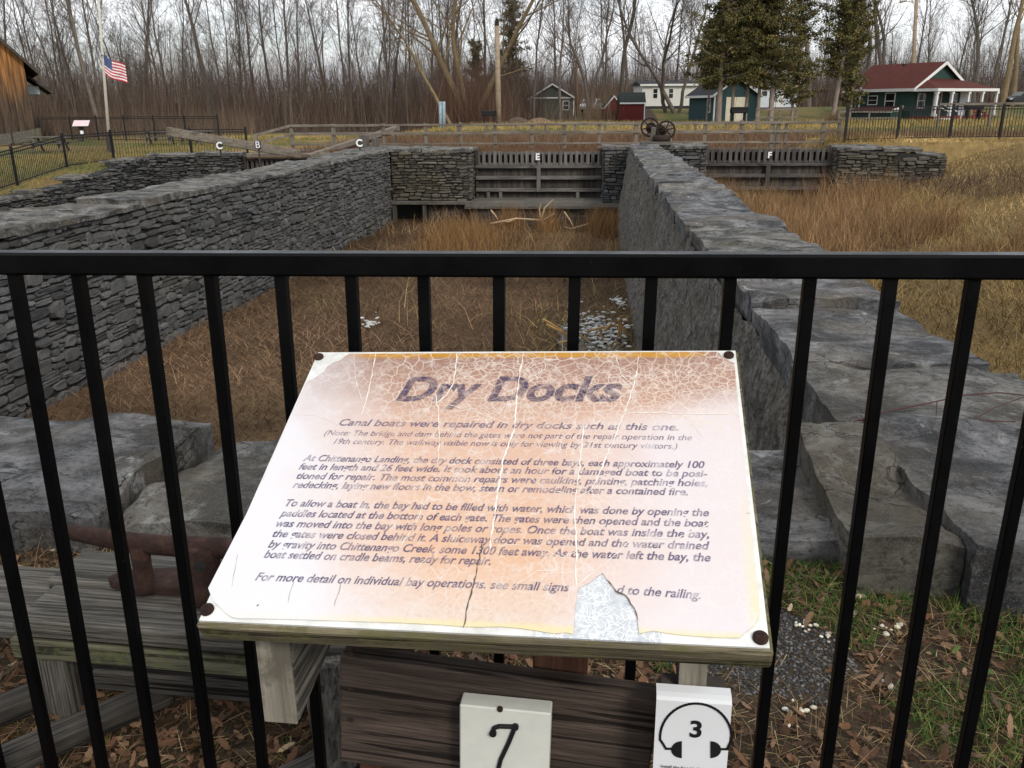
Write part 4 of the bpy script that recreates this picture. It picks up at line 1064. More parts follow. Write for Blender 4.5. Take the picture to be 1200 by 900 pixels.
T.add([q for r_ in rings for q in r_], [(i * n + k, i * n + (k + 1) % n, (i + 1) * n + (k + 1) % n, (i + 1) * n + k) for i in range(3) for k in range(n)] + [tuple(3 * n + k for k in range(n))])
T.build('base', M_rust, MC)
c = atY(236, 661, 1.835); T = MB(); T.tube([c + Vector((0, -.012, 0)), c + Vector((0, .03, 0))], [.015, .015], 14); T.build('bolt_hole', M_mortar, MC)

# ================================================================== GROUND COVER
rng = np.random.RandomState(12)
def blades(name, base, length, width, lean, col, label=None, bend=0.5, az=None, kind='stuff', mat=None, seg=2):
    """many thin leaf blades: base (n,3), length (n,), lean from vertical in rad (n,), col (n,3)"""
    n = len(base); az = rng.rand(n) * 2 * np.pi if az is None else az
    wd = np.stack([-np.sin(az), np.cos(az), np.zeros(n)], -1)
    hd = np.stack([np.cos(az), np.sin(az), np.zeros(n)], -1)
    tw = rng.rand(n) * np.pi; wd = wd * np.cos(tw)[:, None] + hd * np.sin(tw)[:, None]
    V = []; p = base.copy(); l0 = lean
    for s in range(seg + 1):
        w = width * (1 - s / (seg + .35)); V += [p - wd * w[:, None] / 2, p + wd * w[:, None] / 2]
        a = l0 + bend * s * rng.uniform(.3, 1.2, n)
        p = p + (hd * np.sin(a)[:, None] + np.array([0, 0, 1.0]) * np.cos(a)[:, None]) * (length / seg)[:, None]
    V = np.stack(V, 1)                                   # n, 2(seg+1), 3
    k = 2 * (seg + 1); i0 = (np.arange(n) * k)[:, None]
    F = np.concatenate([i0 + np.array([[2 * s, 2 * s + 1, 2 * s + 3, 2 * s + 2]]) for s in range(seg)], 1).reshape(-1, 4)
    o = np_mesh(name, V.reshape(-1, 3), F, mat or M_tint, None, np.repeat(col, seg, 0))
    return tag(o, label, None, None, kind)
def pal(n, cols, jit=.25):
    cols = np.array(cols); c = cols[rng.randint(0, len(cols), n)]
    return np.clip(c * (1 + (rng.rand(n, 1) - .5) * 2 * jit) * (1 + (rng.rand(n, 3) - .5) * .12), 0, 1)
def field(n, u0, u1, v0, v1, keep=None, dz=0.0, vpow=1.0):
    u = rng.uniform(u0, u1, n); v = v0 + (v1 - v0) * rng.rand(n) ** vpow
    x, y = u * cP + v * sP, -u * sP + v * cP
    if keep is not None:
        k = keep(u, v, x, y); u, v, x, y = u[k], v[k], x[k], y[k]
    return np.stack([x, y, ground_z(x, y) + dz], -1), u, v
STRAW = [(.20, .13, .06), (.13, .075, .036), (.085, .05, .027), (.26, .18, .09), (.10, .055, .03)]
BROWN = [(.13, .078, .046), (.17, .105, .06), (.09, .055, .035), (.23, .15, .085), (.065, .042, .028)]
REDW = [(.16, .072, .032), (.12, .05, .025), (.20, .10, .045), (.10, .045, .025), (.24, .14, .07)]
YELW = [(.50, .35, .14), (.42, .28, .11), (.33, .21, .085), (.56, .42, .21), (.24, .15, .065)]
GREEN = [(.055, .105, .022), (.08, .14, .028), (.04, .075, .018), (.12, .155, .04), (.035, .08, .022)]
def clump(u, v, x, y, sc, thr): return vnoise(np.stack([x, y, x * 0], -1), sc, 3) > thr
# matted dead growth on the floor of the middle bay
P, u, v = field(95000, -7.4, 1.0, 3.3, 31, vpow=1.15)
n = len(P); L_ = rng.uniform(.10, .38, n)
t_ = (vnoise(P, .55, 3) * 2.4 + vnoise(P + 9, .22, 2) * 2.2 + .75).clip(.25, 1.5)[:, None]
gp_ = (np.exp(-((u - .2) / 1.2) ** 2 - ((v - 13.8) / 2.2) ** 2) + .55 * (vnoise(P + 21, .3, 2) > .13))[:, None].clip(0, 1)
blades('matted_dead_grass', P, L_, np.full(n, .009), rng.uniform(.7, 1.55, n), (pal(n, BROWN) * (1 - .6 * gp_) + pal(n, [(.11, .105, .04), (.15, .125, .05), (.07, .065, .03)]) * .6 * gp_) * t_, 'matted brown dead grass on the bay floor')
# loose stalks, cattails and red weeds in the bay
P, u, v = field(2600, -7.2, .9, 14, 31, lambda u, v, x, y: clump(u, v, x, y, .5, .07) & (rng.rand(len(u)) < (v - 12) / 30)); n = len(P)
blades('dead_reeds', P, rng.uniform(.3, .9, n), np.full(n, .018), rng.uniform(.0, 1.2, n), pal(n, [(.32, .22, .10), (.42, .32, .17), (.22, .13, .06)]), 'scattered pale broken reeds standing in the bay', .45)
def redz(u, v, x, y): return ((np.hypot((u + 3.9) / 1.0, (v - 25.5) / 2.2) < .5 + .9 * rng.rand(len(u))) & (rng.rand(len(u)) < .55) | (np.hypot((u + 1.6) / .35, (v - 29) / .8) < 1) | (np.hypot((u - .3) / .5, (v - 28.5) / 2) < 1) | (np.hypot((u + 2.9) / .4, (v - 29.6) / .7) < 1) | ((rng.rand(len(u)) < .03) & (v > 20) & (u > -5.6)))
P, u, v = field(60000, -7.2, 1.0, 19, 30.5, redz); n = len(P)
blades('red_weeds', P, rng.uniform(.3, .95, n), np.full(n, .012), rng.uniform(0, .5, n), pal(n, [(.22, .115, .045), (.28, .16, .065), (.16, .08, .035), (.30, .20, .10)]), 'feathery red brown weeds before the middle gate', .25)
# the pale bleached reeds and branch in front of the gate, and by the puddle
def reed_bunch(name, label, specs, w0, col):
    T = MB()
    for pts in specs: T.tube(pts, [w0] * (len(pts) - 1) + [w0 * .4], 5)
    o = T.build(name, plain('bleached_reed', col, .8, .2, 0, .3, 8)); return tag(o, label, 'dead plants')
Yb = 29.0
def pl(l, Y): return [atY(x, y, Y) for x, y in l]
reed_bunch('dead_branch', 'bleached forked branch lying before the middle gate', [pl([(575, 262), (605, 256), (636, 258), (650, 250)], Yb), pl([(634, 258), (638, 244), (648, 234)], Yb), pl([(634, 258), (632, 246), (634, 238)], Yb), pl([(634, 258), (642, 264), (650, 257)], Yb), pl([(634, 258), (640, 268), (644, 276)], Yb),
    pl([(575, 246), (580, 252), (584, 258)], Yb), pl([(661, 248), (668, 258), (673, 268)], Yb), pl([(690, 262), (670, 268), (661, 266)], Yb), pl([(605, 256), (596, 260), (585, 259)], Yb)], .026, (.46, .34, .21))
reed_bunch('broken_reeds', 'broken yellow reeds lying across the icy puddle by the pier', [pl([(636, 374), (650, 382), (668, 394)], 14.2), pl([(640, 380), (656, 388), (668, 397)], 14.1), pl([(680, 393), (690, 402), (702, 413)], 14.0), pl([(703, 384), (706, 396), (709, 414)], 14.0), pl([(708, 388), (716, 380), (724, 382)], 14.3), pl([(726, 374), (725, 390), (722, 408)], 14.2), pl([(724, 375), (732, 388), (736, 396)], 14.2), pl([(720, 400), (728, 408), (738, 412)], 13.9),
    pl([(728, 370), (727, 392), (726, 412)], 14.2), pl([(655, 402), (664, 400), (672, 399)], 13.8), pl([(690, 388), (704, 384), (718, 383)], 14.4)], .022, (.34, .21, .085))
# puddles with broken ice
def patch(name, label, cu_, cv_, ru, rv, seed, z, mat, n=40):
    T = MB(); poly = []
    for k in range(n):
        a = 2 * math.pi * k / n; q = 1 + .45 * mnoise.noise(Vector((math.cos(a) * 1.6, math.sin(a) * 1.6, seed))) + .2 * mnoise.noise(Vector((math.cos(a) * 5, math.sin(a) * 5, seed)))
        poly.append(D(cu_ + ru * q * math.cos(a), cv_ + rv * q * math.sin(a), z))
    T.prism(poly, (0, 0, .02)); o = T.build(name, mat); return tag(o, kind='structure') if label is None else tag(o, label, 'ice')
mw = MT('shallow_muddy_water', .25, .25); mw.color(mw.ramp(mw.noise(4), [(.35, (.012, .011, .009)), (.7, (.03, .026, .017))])); mw.bump(mw.noise(14), .5, .03)
wq_ = atZ(690, 388, -2.28); wu, wv = toD(wq_.x, wq_.y)
zz_ = gz(wq_.x, wq_.y) + .05
patch('water', None, wu + .05, wv - .2, .62, 1.4, 3, zz_, mw.m)
ice = []
for (px, py, n_, sx, sy) in ((700, 385, 260, .38, 1.1), (725, 355, 40, .12, .5), (434, 378, 30, .13, .4)):
    c = atZ(px, py, zz_ + .03)
    for k in range(n_):
        x, y = c.x + np.random.RandomState(k * 7 + px).normal() * sx * .6, c.y + np.random.RandomState(k * 5 + px + 1).normal() * sy * .6
        ice.append((x, y))
T = MB(); r = random.Random(9)
for x, y in ice:
    s = .012 + .06 * r.random() ** 2.5; a0 = r.uniform(0, 6.28); z = max(zz_ + .03, gz(x, y) + .03) + r.uniform(0, .02)
    T.prism([Vector((x + s * r.uniform(.6, 1.2) * math.cos(a0 + 6.283 * k / 6), y + s * r.uniform(.6, 1.2) * math.sin(a0 + 6.283 * k / 6), z)) for k in range(6)], (0, 0, .015))
tag(T.build('ice_scraps', plain('dirty_ice', (.45, .45, .43), .6, .3, 0, .6, 14)), 'white scraps of ice and foam on the puddles in the bay', None, None, 'stuff')
P, u, v = field(420, wu - 1.1, min(wu + .8, 1.0), wv - 2.0, wv + 2.2); n = len(P); P[:, 2] = np.maximum(P[:, 2], zz_ + .03)
blades('puddle_straw', P, rng.uniform(.15, .6, n), np.full(n, .014), rng.uniform(.7, 1.55, n), pal(n, [(.30, .20, .09), (.20, .13, .06), (.14, .13, .05), (.40, .29, .14)]), 'loose straw strewn over the icy puddle beside the pier', .3)
# right hand bay: yellow grass, red weeds
P, u, v = field(110000, 2.0, 20, 3.4, 35.6, lambda u, v, x, y: ~((v > 19) & (u < 8.0) & (rng.rand(len(u)) < .55)), vpow=1.3); n = len(P)
bk = sst(8, 12, u)
blades('yellow_grass', P, rng.uniform(.12, .42, n) * (1 - .55 * bk) * (1 + 1.2 * clump(u, v, P[:, 0], P[:, 1], .5, .1)), np.full(n, .014), rng.uniform(.2, 1.4, n), pal(n, YELW) * (.62 + .38 * bk)[:, None] * (vnoise(P, .4, 3) * 1.8 + .95).clip(.45, 1.4)[:, None], 'yellow dead grass in the right bay and up its bank', .5)
P, u, v = field(75000, 2.1, 13.5, 13.5, 31.6, lambda u, v, x, y: (vnoise(np.stack([x, y, x * 0], -1), .35, 3) + .5 * vnoise(np.stack([x, y, x * 0 + 5], -1), 1.1, 2) + .02 - .03 * np.maximum(0, u - 8.0) ** 2 - .04 * np.maximum(0, 19 - v) > .0) & (rng.rand(len(u)) < .8)); n = len(P)
blades('red_weeds', P, rng.uniform(.35, 1.05, n) * (.22 + 1.7 * np.clip(vnoise(P, .33, 2) + vnoise(P + 7, 1.0, 2) * .6 + .38, 0, 1)), np.full(n, .010), rng.uniform(0, .6, n), pal(n, [(.23, .125, .058), (.17, .09, .045), (.30, .19, .095), (.13, .07, .04), (.36, .25, .13)]) * np.where(vnoise(P + 3, .45, 2) > .06, 1.25, .9)[:, None], 'tall red brown weeds in the right bay before the dark gate', .22)
# brambles on the right bank
P, u, v = field(3600, 9.3, 15.5, 24, 31.5, lambda u, v, x, y: (np.hypot((u - 11.2 - .25 * (28 - v)) / 1.3, (v - 28) / 4.0) < 1.0)); n = len(P)
blades('bramble_patch', P, rng.uniform(.3, .9, n), np.full(n, .014), rng.uniform(.1, 1.2, n), pal(n, [(.09, .055, .045), (.13, .08, .06), (.07, .045, .035)]), 'purple brown bramble tangle on the right bank', .7)
# canal weeds and far bank
P, u, v = field(80000, -13, 34, 33.9, 57, lambda u, v, x, y: (u < 8.2) | (v > 41), 0, 1.2); n = len(P)
blades('canal_weeds', P, rng.uniform(.45, .95, n), np.full(n, .022), rng.uniform(0, .7, n), pal(n, [(.15, .085, .05), (.11, .062, .04), (.19, .115, .065), (.10, .065, .048), (.24, .16, .09), (.13, .085, .06)]) * (vnoise(P, .4, 3) * 1.5 + 1).clip(.5, 1.4)[:, None], 'russet dead weeds filling the dry canal beyond the gates', .35)
P, u, v = field(42000, -30, 50, 57.5, 82, lambda u, v, x, y: (u > -14) | (v < 62)); n = len(P)
blades('bank_grass', P, rng.uniform(.12, .4, n), np.full(n, .03), rng.uniform(.1, 1.2, n), pal(n, YELW[:3] + [(.16, .17, .05), (.20, .19, .06)]), 'yellow and green grass on the far canal bank', .4)
P, u, v = field(45000, -26, -17.5, 21, 60, lambda u, v, x, y: rng.rand(len(u)) < np.exp(-(v - 21) / 25), 0); n = len(P)
blades('left_grass', P, rng.uniform(.06, .22, n), np.full(n, .018), rng.uniform(.1, 1.2, n), pal(n, [(.17, .16, .05), (.26, .20, .07), (.12, .125, .035), (.30, .22, .09)]), 'short faded lawn behind the left picket fence', .4)
P, u, v = field(9000, 2.0, 20, 31.8, 42, lambda u, v, x, y: u > 8.5); n = len(P)
blades('bank_top_grass', P, rng.uniform(.06, .2, n), np.full(n, .016), rng.uniform(.1, 1.2, n), pal(n, YELW[:2] + [(.17, .18, .05)]), 'short yellow grass along the top of the right bank', .4)
# near ground: leaf litter, grass tufts, straw, crushed stone
def nearP(n, keep=None): return field(n, -2.6, 2.6, .9, 2.75, keep)
def gravel_in(u, v): return np.hypot((u - .50) / .34, (v - 2.08) / .30) + 1.5 * vnoise(np.stack([u, v, u * 0], -1), 4, 4) + .5 * vnoise(np.stack([v, u, u * 0], -1), 23, 2) < .72
P, u, v = nearP(110000, lambda u, v, x, y: (vnoise(np.stack([x, y, x * 0], -1), 3.5, 3) > -.02) & (x > .35) & ~gravel_in(u, v)); n = len(P); P[:, 2] += .004
tf = vnoise(P, 7, 2)
blades('grass_tufts', P, rng.uniform(.022, .065, n), rng.uniform(.002, .0048, n), rng.uniform(.1, 1.2, n), pal(n, GREEN + GREEN + [(.16, .14, .05)], .4), 'green grass and weed tufts on the ground behind the railing', .5)
P, u, v = nearP(5000, lambda u, v, x, y: (vnoise(np.stack([x, y, x * 0], -1), 2.2, 3) > .05) & (x < .35)); n = len(P)
blades('grass_sprigs', P, rng.uniform(.02, .05, n), rng.uniform(.0025, .005, n), rng.uniform(.1, 1.2, n), pal(n, GREEN, .4) * .8, 'small green sprigs under the timber staging', .5)
P, u, v = nearP(30000, lambda u, v, x, y: ~gravel_in(u, v) | (rng.rand(len(u)) < .06)); n = len(P); P[:, 2] += rng.uniform(.004, .02, n)
blades('straw', P, rng.uniform(.03, .11, n), rng.uniform(.0012, .003, n), rng.uniform(1.2, 1.58, n), pal(n, STRAW + [(.34, .26, .14)]), 'dead grass straw and pine needles on the ground behind the railing', .1)
P, u, v = field(260, -1.9, -.35, 2.18, 2.32); n = len(P)
blades('dry_stalks', P, rng.uniform(.06, .22, n), rng.uniform(.0015, .003, n), rng.uniform(.0, .5, n), pal(n, [(.30, .22, .11), (.22, .15, .07)]), 'thin dry grass stalks along the foot of the left slabs', .3)
def leaves(name, n, label, cols, smin, smax, keep=None, lift=.015):
    P, u, v = nearP(n, keep); n = len(P); V = []; F = []; C = []
    out = np.array([(-1, 0), (-.55, .34), (-.1, .30), (.0, .48), (.35, .30), (.62, .36), (1, 0), (.62, -.36), (.35, -.30), (.0, -.48), (-.1, -.30), (-.55, -.34)])
    for i in range(n):
        s = rng.uniform(smin, smax); a = rng.rand() * 6.28; tx, ty = rng.normal(0, .45, 2); cu_ = rng.uniform(-1.2, 1.8)
        q = out * s * np.array([1, rng.uniform(.7, 1.2)]); z = cu_ * (q[:, 1] ** 2) / s + .3 * cu_ * q[:, 0] ** 2 / s + q[:, 0] * tx + q[:, 1] * ty
        x = q[:, 0] * math.cos(a) - q[:, 1] * math.sin(a); y = q[:, 0] * math.sin(a) + q[:, 1] * math.cos(a)
        b = len(V); zz = P[i, 2] + rng.uniform(.004, lift) - z.min() * .7
        V.append((P[i, 0], P[i, 1], zz)); V += list(zip(P[i, 0] + x, P[i, 1] + y, zz + z))
        c = cols[rng.randint(len(cols))]; c = np.array(c) * rng.uniform(.6, 1.3)
        for k in range(12): F.append((b, b + 1 + k, b + 1 + (k + 1) % 12)); C.append(c)
    return tag(np_mesh(name, V, F, M_tint, None, np.array(C)), label, None, None, 'stuff')
leaves('leaf_litter', 21000, 'brown fallen leaves covering the ground behind the railing', [(.10, .055, .034), (.15, .085, .05), (.065, .038, .026), (.20, .125, .075), (.12, .062, .036), (.085, .06, .045)], .007, .024, lambda u, v, x, y: ~gravel_in(u, v) & ((rng.rand(len(u)) < .45) | (x < .4)))
leaves('pale_leaves', 150, 'a few pale dry leaves on the grass behind the railing', [(.42, .34, .24), (.36, .27, .17)], .013, .026)
leaves('weed_leaves', 4200, 'broad green weed leaves on the ground behind the railing', [(.05, .085, .025), (.035, .065, .02), (.075, .11, .03)], .008, .018, lambda u, v, x, y: (x > .4) & (vnoise(np.stack([x, y, x * 0], -1), 3.1, 2) > .08) & ~gravel_in(u, v))
def pebbles(name, label, pts, smin, smax, mat, seed=1, kind='stuff', flat=.7):
    T = MB(); r = random.Random(seed)
    for (x, y, z) in pts:
        s = r.uniform(smin, smax); n = 7; ring = []
        M = Matrix.Translation((x, y, z + s * .3)) @ Matrix.Rotation(r.uniform(0, 6.28), 4, 'Z') @ Matrix.Rotation(r.uniform(-.5, .5), 4, 'X')
        sx, sy, sz = r.uniform(.7, 1.3) * s, r.uniform(.6, 1.0) * s, r.uniform(.45, flat) * s
        lay = [(-.9, .45), (-.2, 1.0), (.45, .85), (.9, .35)]; vs_ = []
        for zz, rr in lay: vs_ += [M @ Vector((sx * rr * math.cos(6.283 * k / n) * r.uniform(.85, 1.1), sy * rr * math.sin(6.283 * k / n) * r.uniform(.85, 1.1), sz * zz)) for k in range(n)]
        fs_ = [(i * n + k, i * n + (k + 1) % n, (i + 1) * n + (k + 1) % n, (i + 1) * n + k) for i in range(3) for k in range(n)] + [tuple(3 * n + k for k in range(n)), tuple(range(n - 1, -1, -1))]
        T.add(vs_, fs_)
    return tag(T.build(name, mat), label, None, None, kind)
mg = MT('dark_crushed_stone', .8, .3); mg.color(mg.ramp(mg.island(), [(0, (.018, .018, .018)), (.7, (.06, .059, .058)), (1, (.15, .148, .14))])); 
P, u, v = nearP(5200, lambda u, v, x, y: gravel_in(u, v) & (rng.rand(len(u)) < 1)); P2 = []
while len(P2) < 3000:
    q, uu_, vv_ = field(4000, .05, .95, 1.55, 2.45, lambda u, v, x, y: gravel_in(u, v)); P2 += q.tolist()
pebbles('crushed_stone', 'patch of dark crushed stone on the ground right of the panel', P2[:3000], .0025, .0065, mg.m, 3)
ps = []
r = random.Random(21)
for (px, py, n_, sx) in ((940, 735, 10, 14), (965, 748, 5, 8), (1050, 736, 7, 14), (1033, 742, 3, 9), (935, 835, 9, 14), (1042, 802, 3, 8), (925, 850, 4, 8), (1035, 775, 2, 5)):
    for k in range(n_): q = atZ(px + r.gauss(0, sx * .7), py + r.gauss(0, 4), .01); ps.append((q.x, q.y, gz(q.x, q.y) + .008))
mp = MT('cream_pebble', .7, .3); mp.color(mp.ramp(mp.island(), [(0, (.38, .34, .26)), (.6, (.62, .58, .47)), (1, (.75, .73, .66))]))
pebbles('cream_pebbles', 'scattered cream pebbles and shell bits on the ground right of the panel', ps, .004, .0105, mp.m, 4)
# thin red bramble lying over the pier slabs
T = MB(); Zs = .30
def br(l): return [atZ(x, y, z) for x, y, z in l]
T.tube(br([(1000, 494, .20), (1040, 482, .24), (1090, 472, .27), (1130, 463, .30), (1170, 460, .30), (1230, 466, .26)]), .0028, 5)
T.tube(br([(1003, 493, .2), (1060, 492, .21), (1120, 492, .21), (1190, 494, .21)]), .0024, 5); T.tube(br([(1098, 470, .27), (1097, 488, .21)]), .0018, 5); T.tube(br([(1140, 492, .21), (1165, 478, .25), (1200, 465, .27)]), .002, 5)
tag(T.build('bramble_stem', plain('red_bramble', (.06, .02, .02), .6, .3)), 'thin red bramble stem arching over the pier slabs behind the railing', 'bramble')

# ================================================================== BUILDINGS
def siding(name, c, rough=.7, sc=9.0, axis=2, depth=.25):
    m = MT(name, rough, .3)
    c = np.array(c); s = [1, 1, 1]
    w = m.n('ShaderNodeTexWave', Vector=m.tc.outputs['Object'], Scale=sc, wave_type='BANDS', bands_direction='XYZ'[axis], wave_profile='SAW').outputs['Fac']
    m.color(m.mix(m.ramp(m.noise(2.5, 5), [(.3, .35), (.7, 0)]), tuple(c), tuple(c * .7))); m.bump(w, depth, .02)
    return m.m
M_green = siding('dark_green_siding', (.020, .052, .042)); M_teal = siding('blue_green_boards', (.022, .058, .062), .7, 6, 0)
M_redroof = plain('red_shingle_roof', (.085, .021, .016), .85, .2, 0, .35, 5); M_redroof2 = M_redroof
M_darkroof = plain('dark_grey_roof', (.035, .037, .042), .85, .2, 0, .3, 4); M_tealroof = plain('dark_green_roof', (.025, .035, .032), .85, .2, 0, .3, 4)
M_redwall = siding('barn_red_boards', (.11, .014, .011), .75, 7, 0); M_whitewall = siding('white_siding', (.66, .66, .62), .6); M_bluewhite = siding('bluish_white_siding', (.60, .66, .70), .6)
M_greywall = siding('grey_green_siding', (.085, .09, .075)); M_trim = plain('white_trim', (.66, .66, .64), .6, .3, 0, .08)
M_glass = MT('dark_window_glass', .1, .5); M_glass.color((.012, .014, .016)); M_glass = M_glass.m
M_cream = plain('cream_door', (.62, .58, .46), .6, .3, 0, .1)
M_brickred = plain('dark_red_trim', (.14, .02, .02), .6)

def shingles(name, c):
    m = MT(name, .88, .2); c = np.array(c); br = m.n('ShaderNodeTexBrick', Vector=m.co((1, 1, 1.9)), Scale=3.2); br.inputs['Mortar Size'].default_value = .03
    br.inputs['Color1'].default_value = (*(c * 1.2), 1); br.inputs['Color2'].default_value = (*(c * .75), 1); br.inputs['Mortar'].default_value = (*(c * .4), 1)
    m.color(m.mix(m.ramp(m.noise(.8, 6, .7), [(.35, .5), (.65, 0)]), br.outputs['Color'], tuple(c * .6))); m.bump(m.noise(14, 5), .5, .02); return m.m
M_redroof = shingles('red_shingle_roof', (.10, .026, .019)); M_darkroof = shingles('dark_shingle_roof', (.04, .042, .048)); M_tealroof = shingles('dark_green_shingles', (.03, .04, .037))
def window(e, M, x, z, w, h, y=0, frame=M_trim, bars=True):
    """a window on the local plane y=const facing -y"""
    T = MB(); t = .07
    T.box(x - w / 2 - t, x + w / 2 + t, y - .05, y + .01, z - t, z + .0); T.box(x - w / 2 - t, x + w / 2 + t, y - .05, y + .01, z + h, z + h + t)
    T.box(x - w / 2 - t, x - w / 2, y - .048, y + .01, z, z + h); T.box(x + w / 2, x + w / 2 + t, y - .048, y + .01, z, z + h)
    if bars: T.box(x - w / 2, x + w / 2, y - .04, y + .01, z + h * .48, z + h * .53)
    f = T.build('window', frame, e, M)
    T = MB(); T.box(x - w / 2, x + w / 2, y - .02, y + .005, z, z + h); T.build('pane', M_glass, f, M)
def gabled(e, M, w, l, hw, hr, wall, roof, over=.25, th=.12, trim=None):
    """gable end on y=0 facing -y, x 0..w, runs back to y=l"""
    T = MB(); T.prism([(0, 0, 0), (w, 0, 0), (w, 0, hw), (w / 2, 0, hr - .02), (0, 0, hw)], (0, l, 0)); T.build('wall', wall, e, M)
    s = (hr - hw) / (w / 2)
    for sg in (0, 1):
        T = MB()
        a = (w / 2, hr) if not sg else (w / 2, hr); b = (-over, hw - over * s) if not sg else (w + over, hw - over * s)
        T.prism([(a[0], -over, a[1] + .01), (b[0], -over, b[1] + .01), (b[0], -over, b[1] + th + .01), (a[0], -over, a[1] + th + .01)], (0, l + 2 * over, 0)); T.build('roof', roof, e, M)
        if trim:
            T = MB(); T.prism([(a[0], -over - .05, a[1] - .06), (b[0], -over - .05, b[1] - .06), (b[0], -over - .05, b[1] + th + .02), (a[0], -over - .05, a[1] + th + .02)], (0, .045, 0)); T.build('barge_board', trim, e, M)
            T = MB(); T.box(min(b[0], b[0] + (.05 if sg else -.05)), max(b[0], b[0] + (.05 if sg else -.05)), -over, l + over, b[1] - .08, b[1] + th); T.build('eave_board', trim, e, M)
# green house with a red roof and a white porch
A = onG(1066, 138, 82.0); hz_ = gz(A.x, A.y); th_ = rad(30)
HM = Matrix.Translation((A.x, A.y, hz_)) @ Matrix.Rotation(th_, 4, 'Z')
H = empty('green_house', (A.x, A.y, hz_), 'dark green house with a red roof and white columned porch', 'house')
hw, hr, w_, l_ = 2.75, 4.9, 7.6, 7.2
T = MB(); T.prism([(0, 0, 0), (w_, 0, 0), (w_, 0, hw), (w_ / 2, 0, hr), (0, 0, hw)], (0, l_, 0)); T.build('wall', M_green, H, HM)
s = (hr - hw) / (w_ / 2); ov = .35
for sg in (0, 1):
    b = (-ov, hw - ov * s) if not sg else (w_ + ov, hw - ov * s)
    T = MB(); T.prism([(w_ / 2, -ov, hr + .01), (b[0], -ov, b[1] + .01), (b[0], -ov, b[1] + .14), (w_ / 2, -ov, hr + .14)], (0, l_ + 2 * ov, 0)); T.build('roof', M_redroof, H, HM)
    T = MB(); T.prism([(w_ / 2, -ov - .06, hr - .12), (b[0], -ov - .06, b[1] - .12), (b[0], -ov - .06, b[1] + .17), (w_ / 2, -ov - .06, hr + .17)], (0, .05, 0)); T.build('barge_board', M_trim, H, HM)
    x0 = b[0] - (.06 if not sg else -.01); T = MB(); T.box(x0, x0 + .05, -ov, l_ + ov, b[1] - .1, b[1] + .16); T.build('eave_board', M_trim, H, HM)
# porch: hipped roof, floor, columns, steps
T = MB(); pd = 2.6
z1, z2 = 2.62, 3.55
vs_ = [(-.2, -pd, z1), (w_ + 1.2, -pd, z1), (w_ + 1.2, 1.2, z1), (-.2, -.02, z1), (1.55, -.02, z2), (w_ - 1.0, -.02, z2), (w_ + .05, 1.2, z1 + .5)]
T.add(vs_, [(0, 1, 5, 4), (1, 2, 6, 5), (0, 4, 3), (0, 3, 2, 1)]); T.build('porch_roof', M_redroof, H, HM)
T = MB(); T.box(-.25, w_ + 1.25, -pd - .05, -pd, z1 - .2, z1 + .04); T.box(-.25, -.2, -pd, 0, z1 - .2, z1 + .04); T.box(w_ + 1.2, w_ + 1.25, -pd, 1.2, z1 - .2, z1 + .04); T.build('fascia', M_trim, H, HM)
T = MB(); T.box(-.1, w_ + 1.1, -pd + .1, -.01, -.02, .28); T.build('porch_floor', M_brickred, H, HM)
for x in (.05, 2.2, 4.6, 6.7, 8.9):
    T = MB(); T.box(x - .1, x + .1, -pd + .1, -pd + .3, .28, z1 - .2); T.box(x - .16, x + .16, -pd + .05, -pd + .35, z1 - .42, z1 - .2); T.box(x - .14, x + .14, -pd + .06, -pd + .34, .28, .5); T.build('porch_column', M_trim, H, HM)
for x, w in ((1.3, .95), (6.0, 1.0)):
    window(H, HM, x, 1.05, w, 1.15, 0, M_trim)
T = MB(); T.box(3.1, 4.1, -.06, .0, .3, 2.35); d_ = T.build('door', M_brickred, H, HM); T = MB(); T.box(3.0, 3.1, -.08, .0, .3, 2.45); T.box(4.1, 4.2, -.08, 0, .3, 2.45); T.box(3.1, 4.1, -.08, 0, 2.35, 2.45); T.build('door_frame', M_trim, d_, HM)
T = MB(); T.box(3.3, 3.9, -.075, -.055, .95, 2.1); T.build('door_pane', M_glass, d_, HM)
T = MB(); T.box(w_ - .6, w_ + 1.1, -.05, 2.2, .3, 2.5); T.build('white_side_wall', M_bluewhite, H, HM)
LMy = HM @ Matrix.Translation((0, l_ - 2.4, 0)) @ Matrix.Rotation(rad(-90), 4, 'Z')
LMx = HM @ Matrix.Translation((0, l_, 0)) @ Matrix.Rotation(rad(-90), 4, 'Z')     # left long side: local x runs from back to front
for x, z, w, h in ((l_ - 2.3, .95, .95, 1.35), (3.0, 1.35, .95, .72), (.8, 1.0, .5, 1.0)): window(H, LMx, x, z, w, h, 0)
T = MB(); T.prism([(-.6, -.02, 1.05), (-.6, -1.7, .68), (-.6, -1.7, .80), (-.6, -.02, 1.18)], (4.6, 0, 0)); T.build('lean_to_roof', M_redroof, H, LMy)
T = MB(); T.box(-.65, 4.05, -1.76, -1.7, .62, .84); T.prism([(4.0, -.02, 1.0), (4.0, -1.72, .62), (4.0, -1.72, .84), (4.0, -.02, 1.22)], (.06, 0, 0)); T.build('lean_to_trim', M_trim, H, LMy)
T = MB(); T.box(-.4, 3.9, -1.6, -.03, -.1, .74); T.build('lean_to_wall', M_green, H, LMy)
T = MB(); T.tube([(2.2, -.9, .9), (2.2, -.9, 3.7)], .09, 10); T.build('stove_pipe', plain('galvanised_pipe', (.30, .31, .32), .5, .4, .3), H, LMx)
T = MB(); T.box(-.1, 1.0, -pd - .9, -pd, .0, .14); T.build('step', M_trim, H, HM)
for x in (-.15, 1.0):
    T = MB(); T.bar((x, -pd, 1.2), (x, -pd - 1.7, .56), .07, .09); T.bar((x, -pd - 1.7, .0), (x, -pd - 1.7, .6), .09, .09, (0, 1, 0)); T.build('stair_rail', M_trim, H, HM)
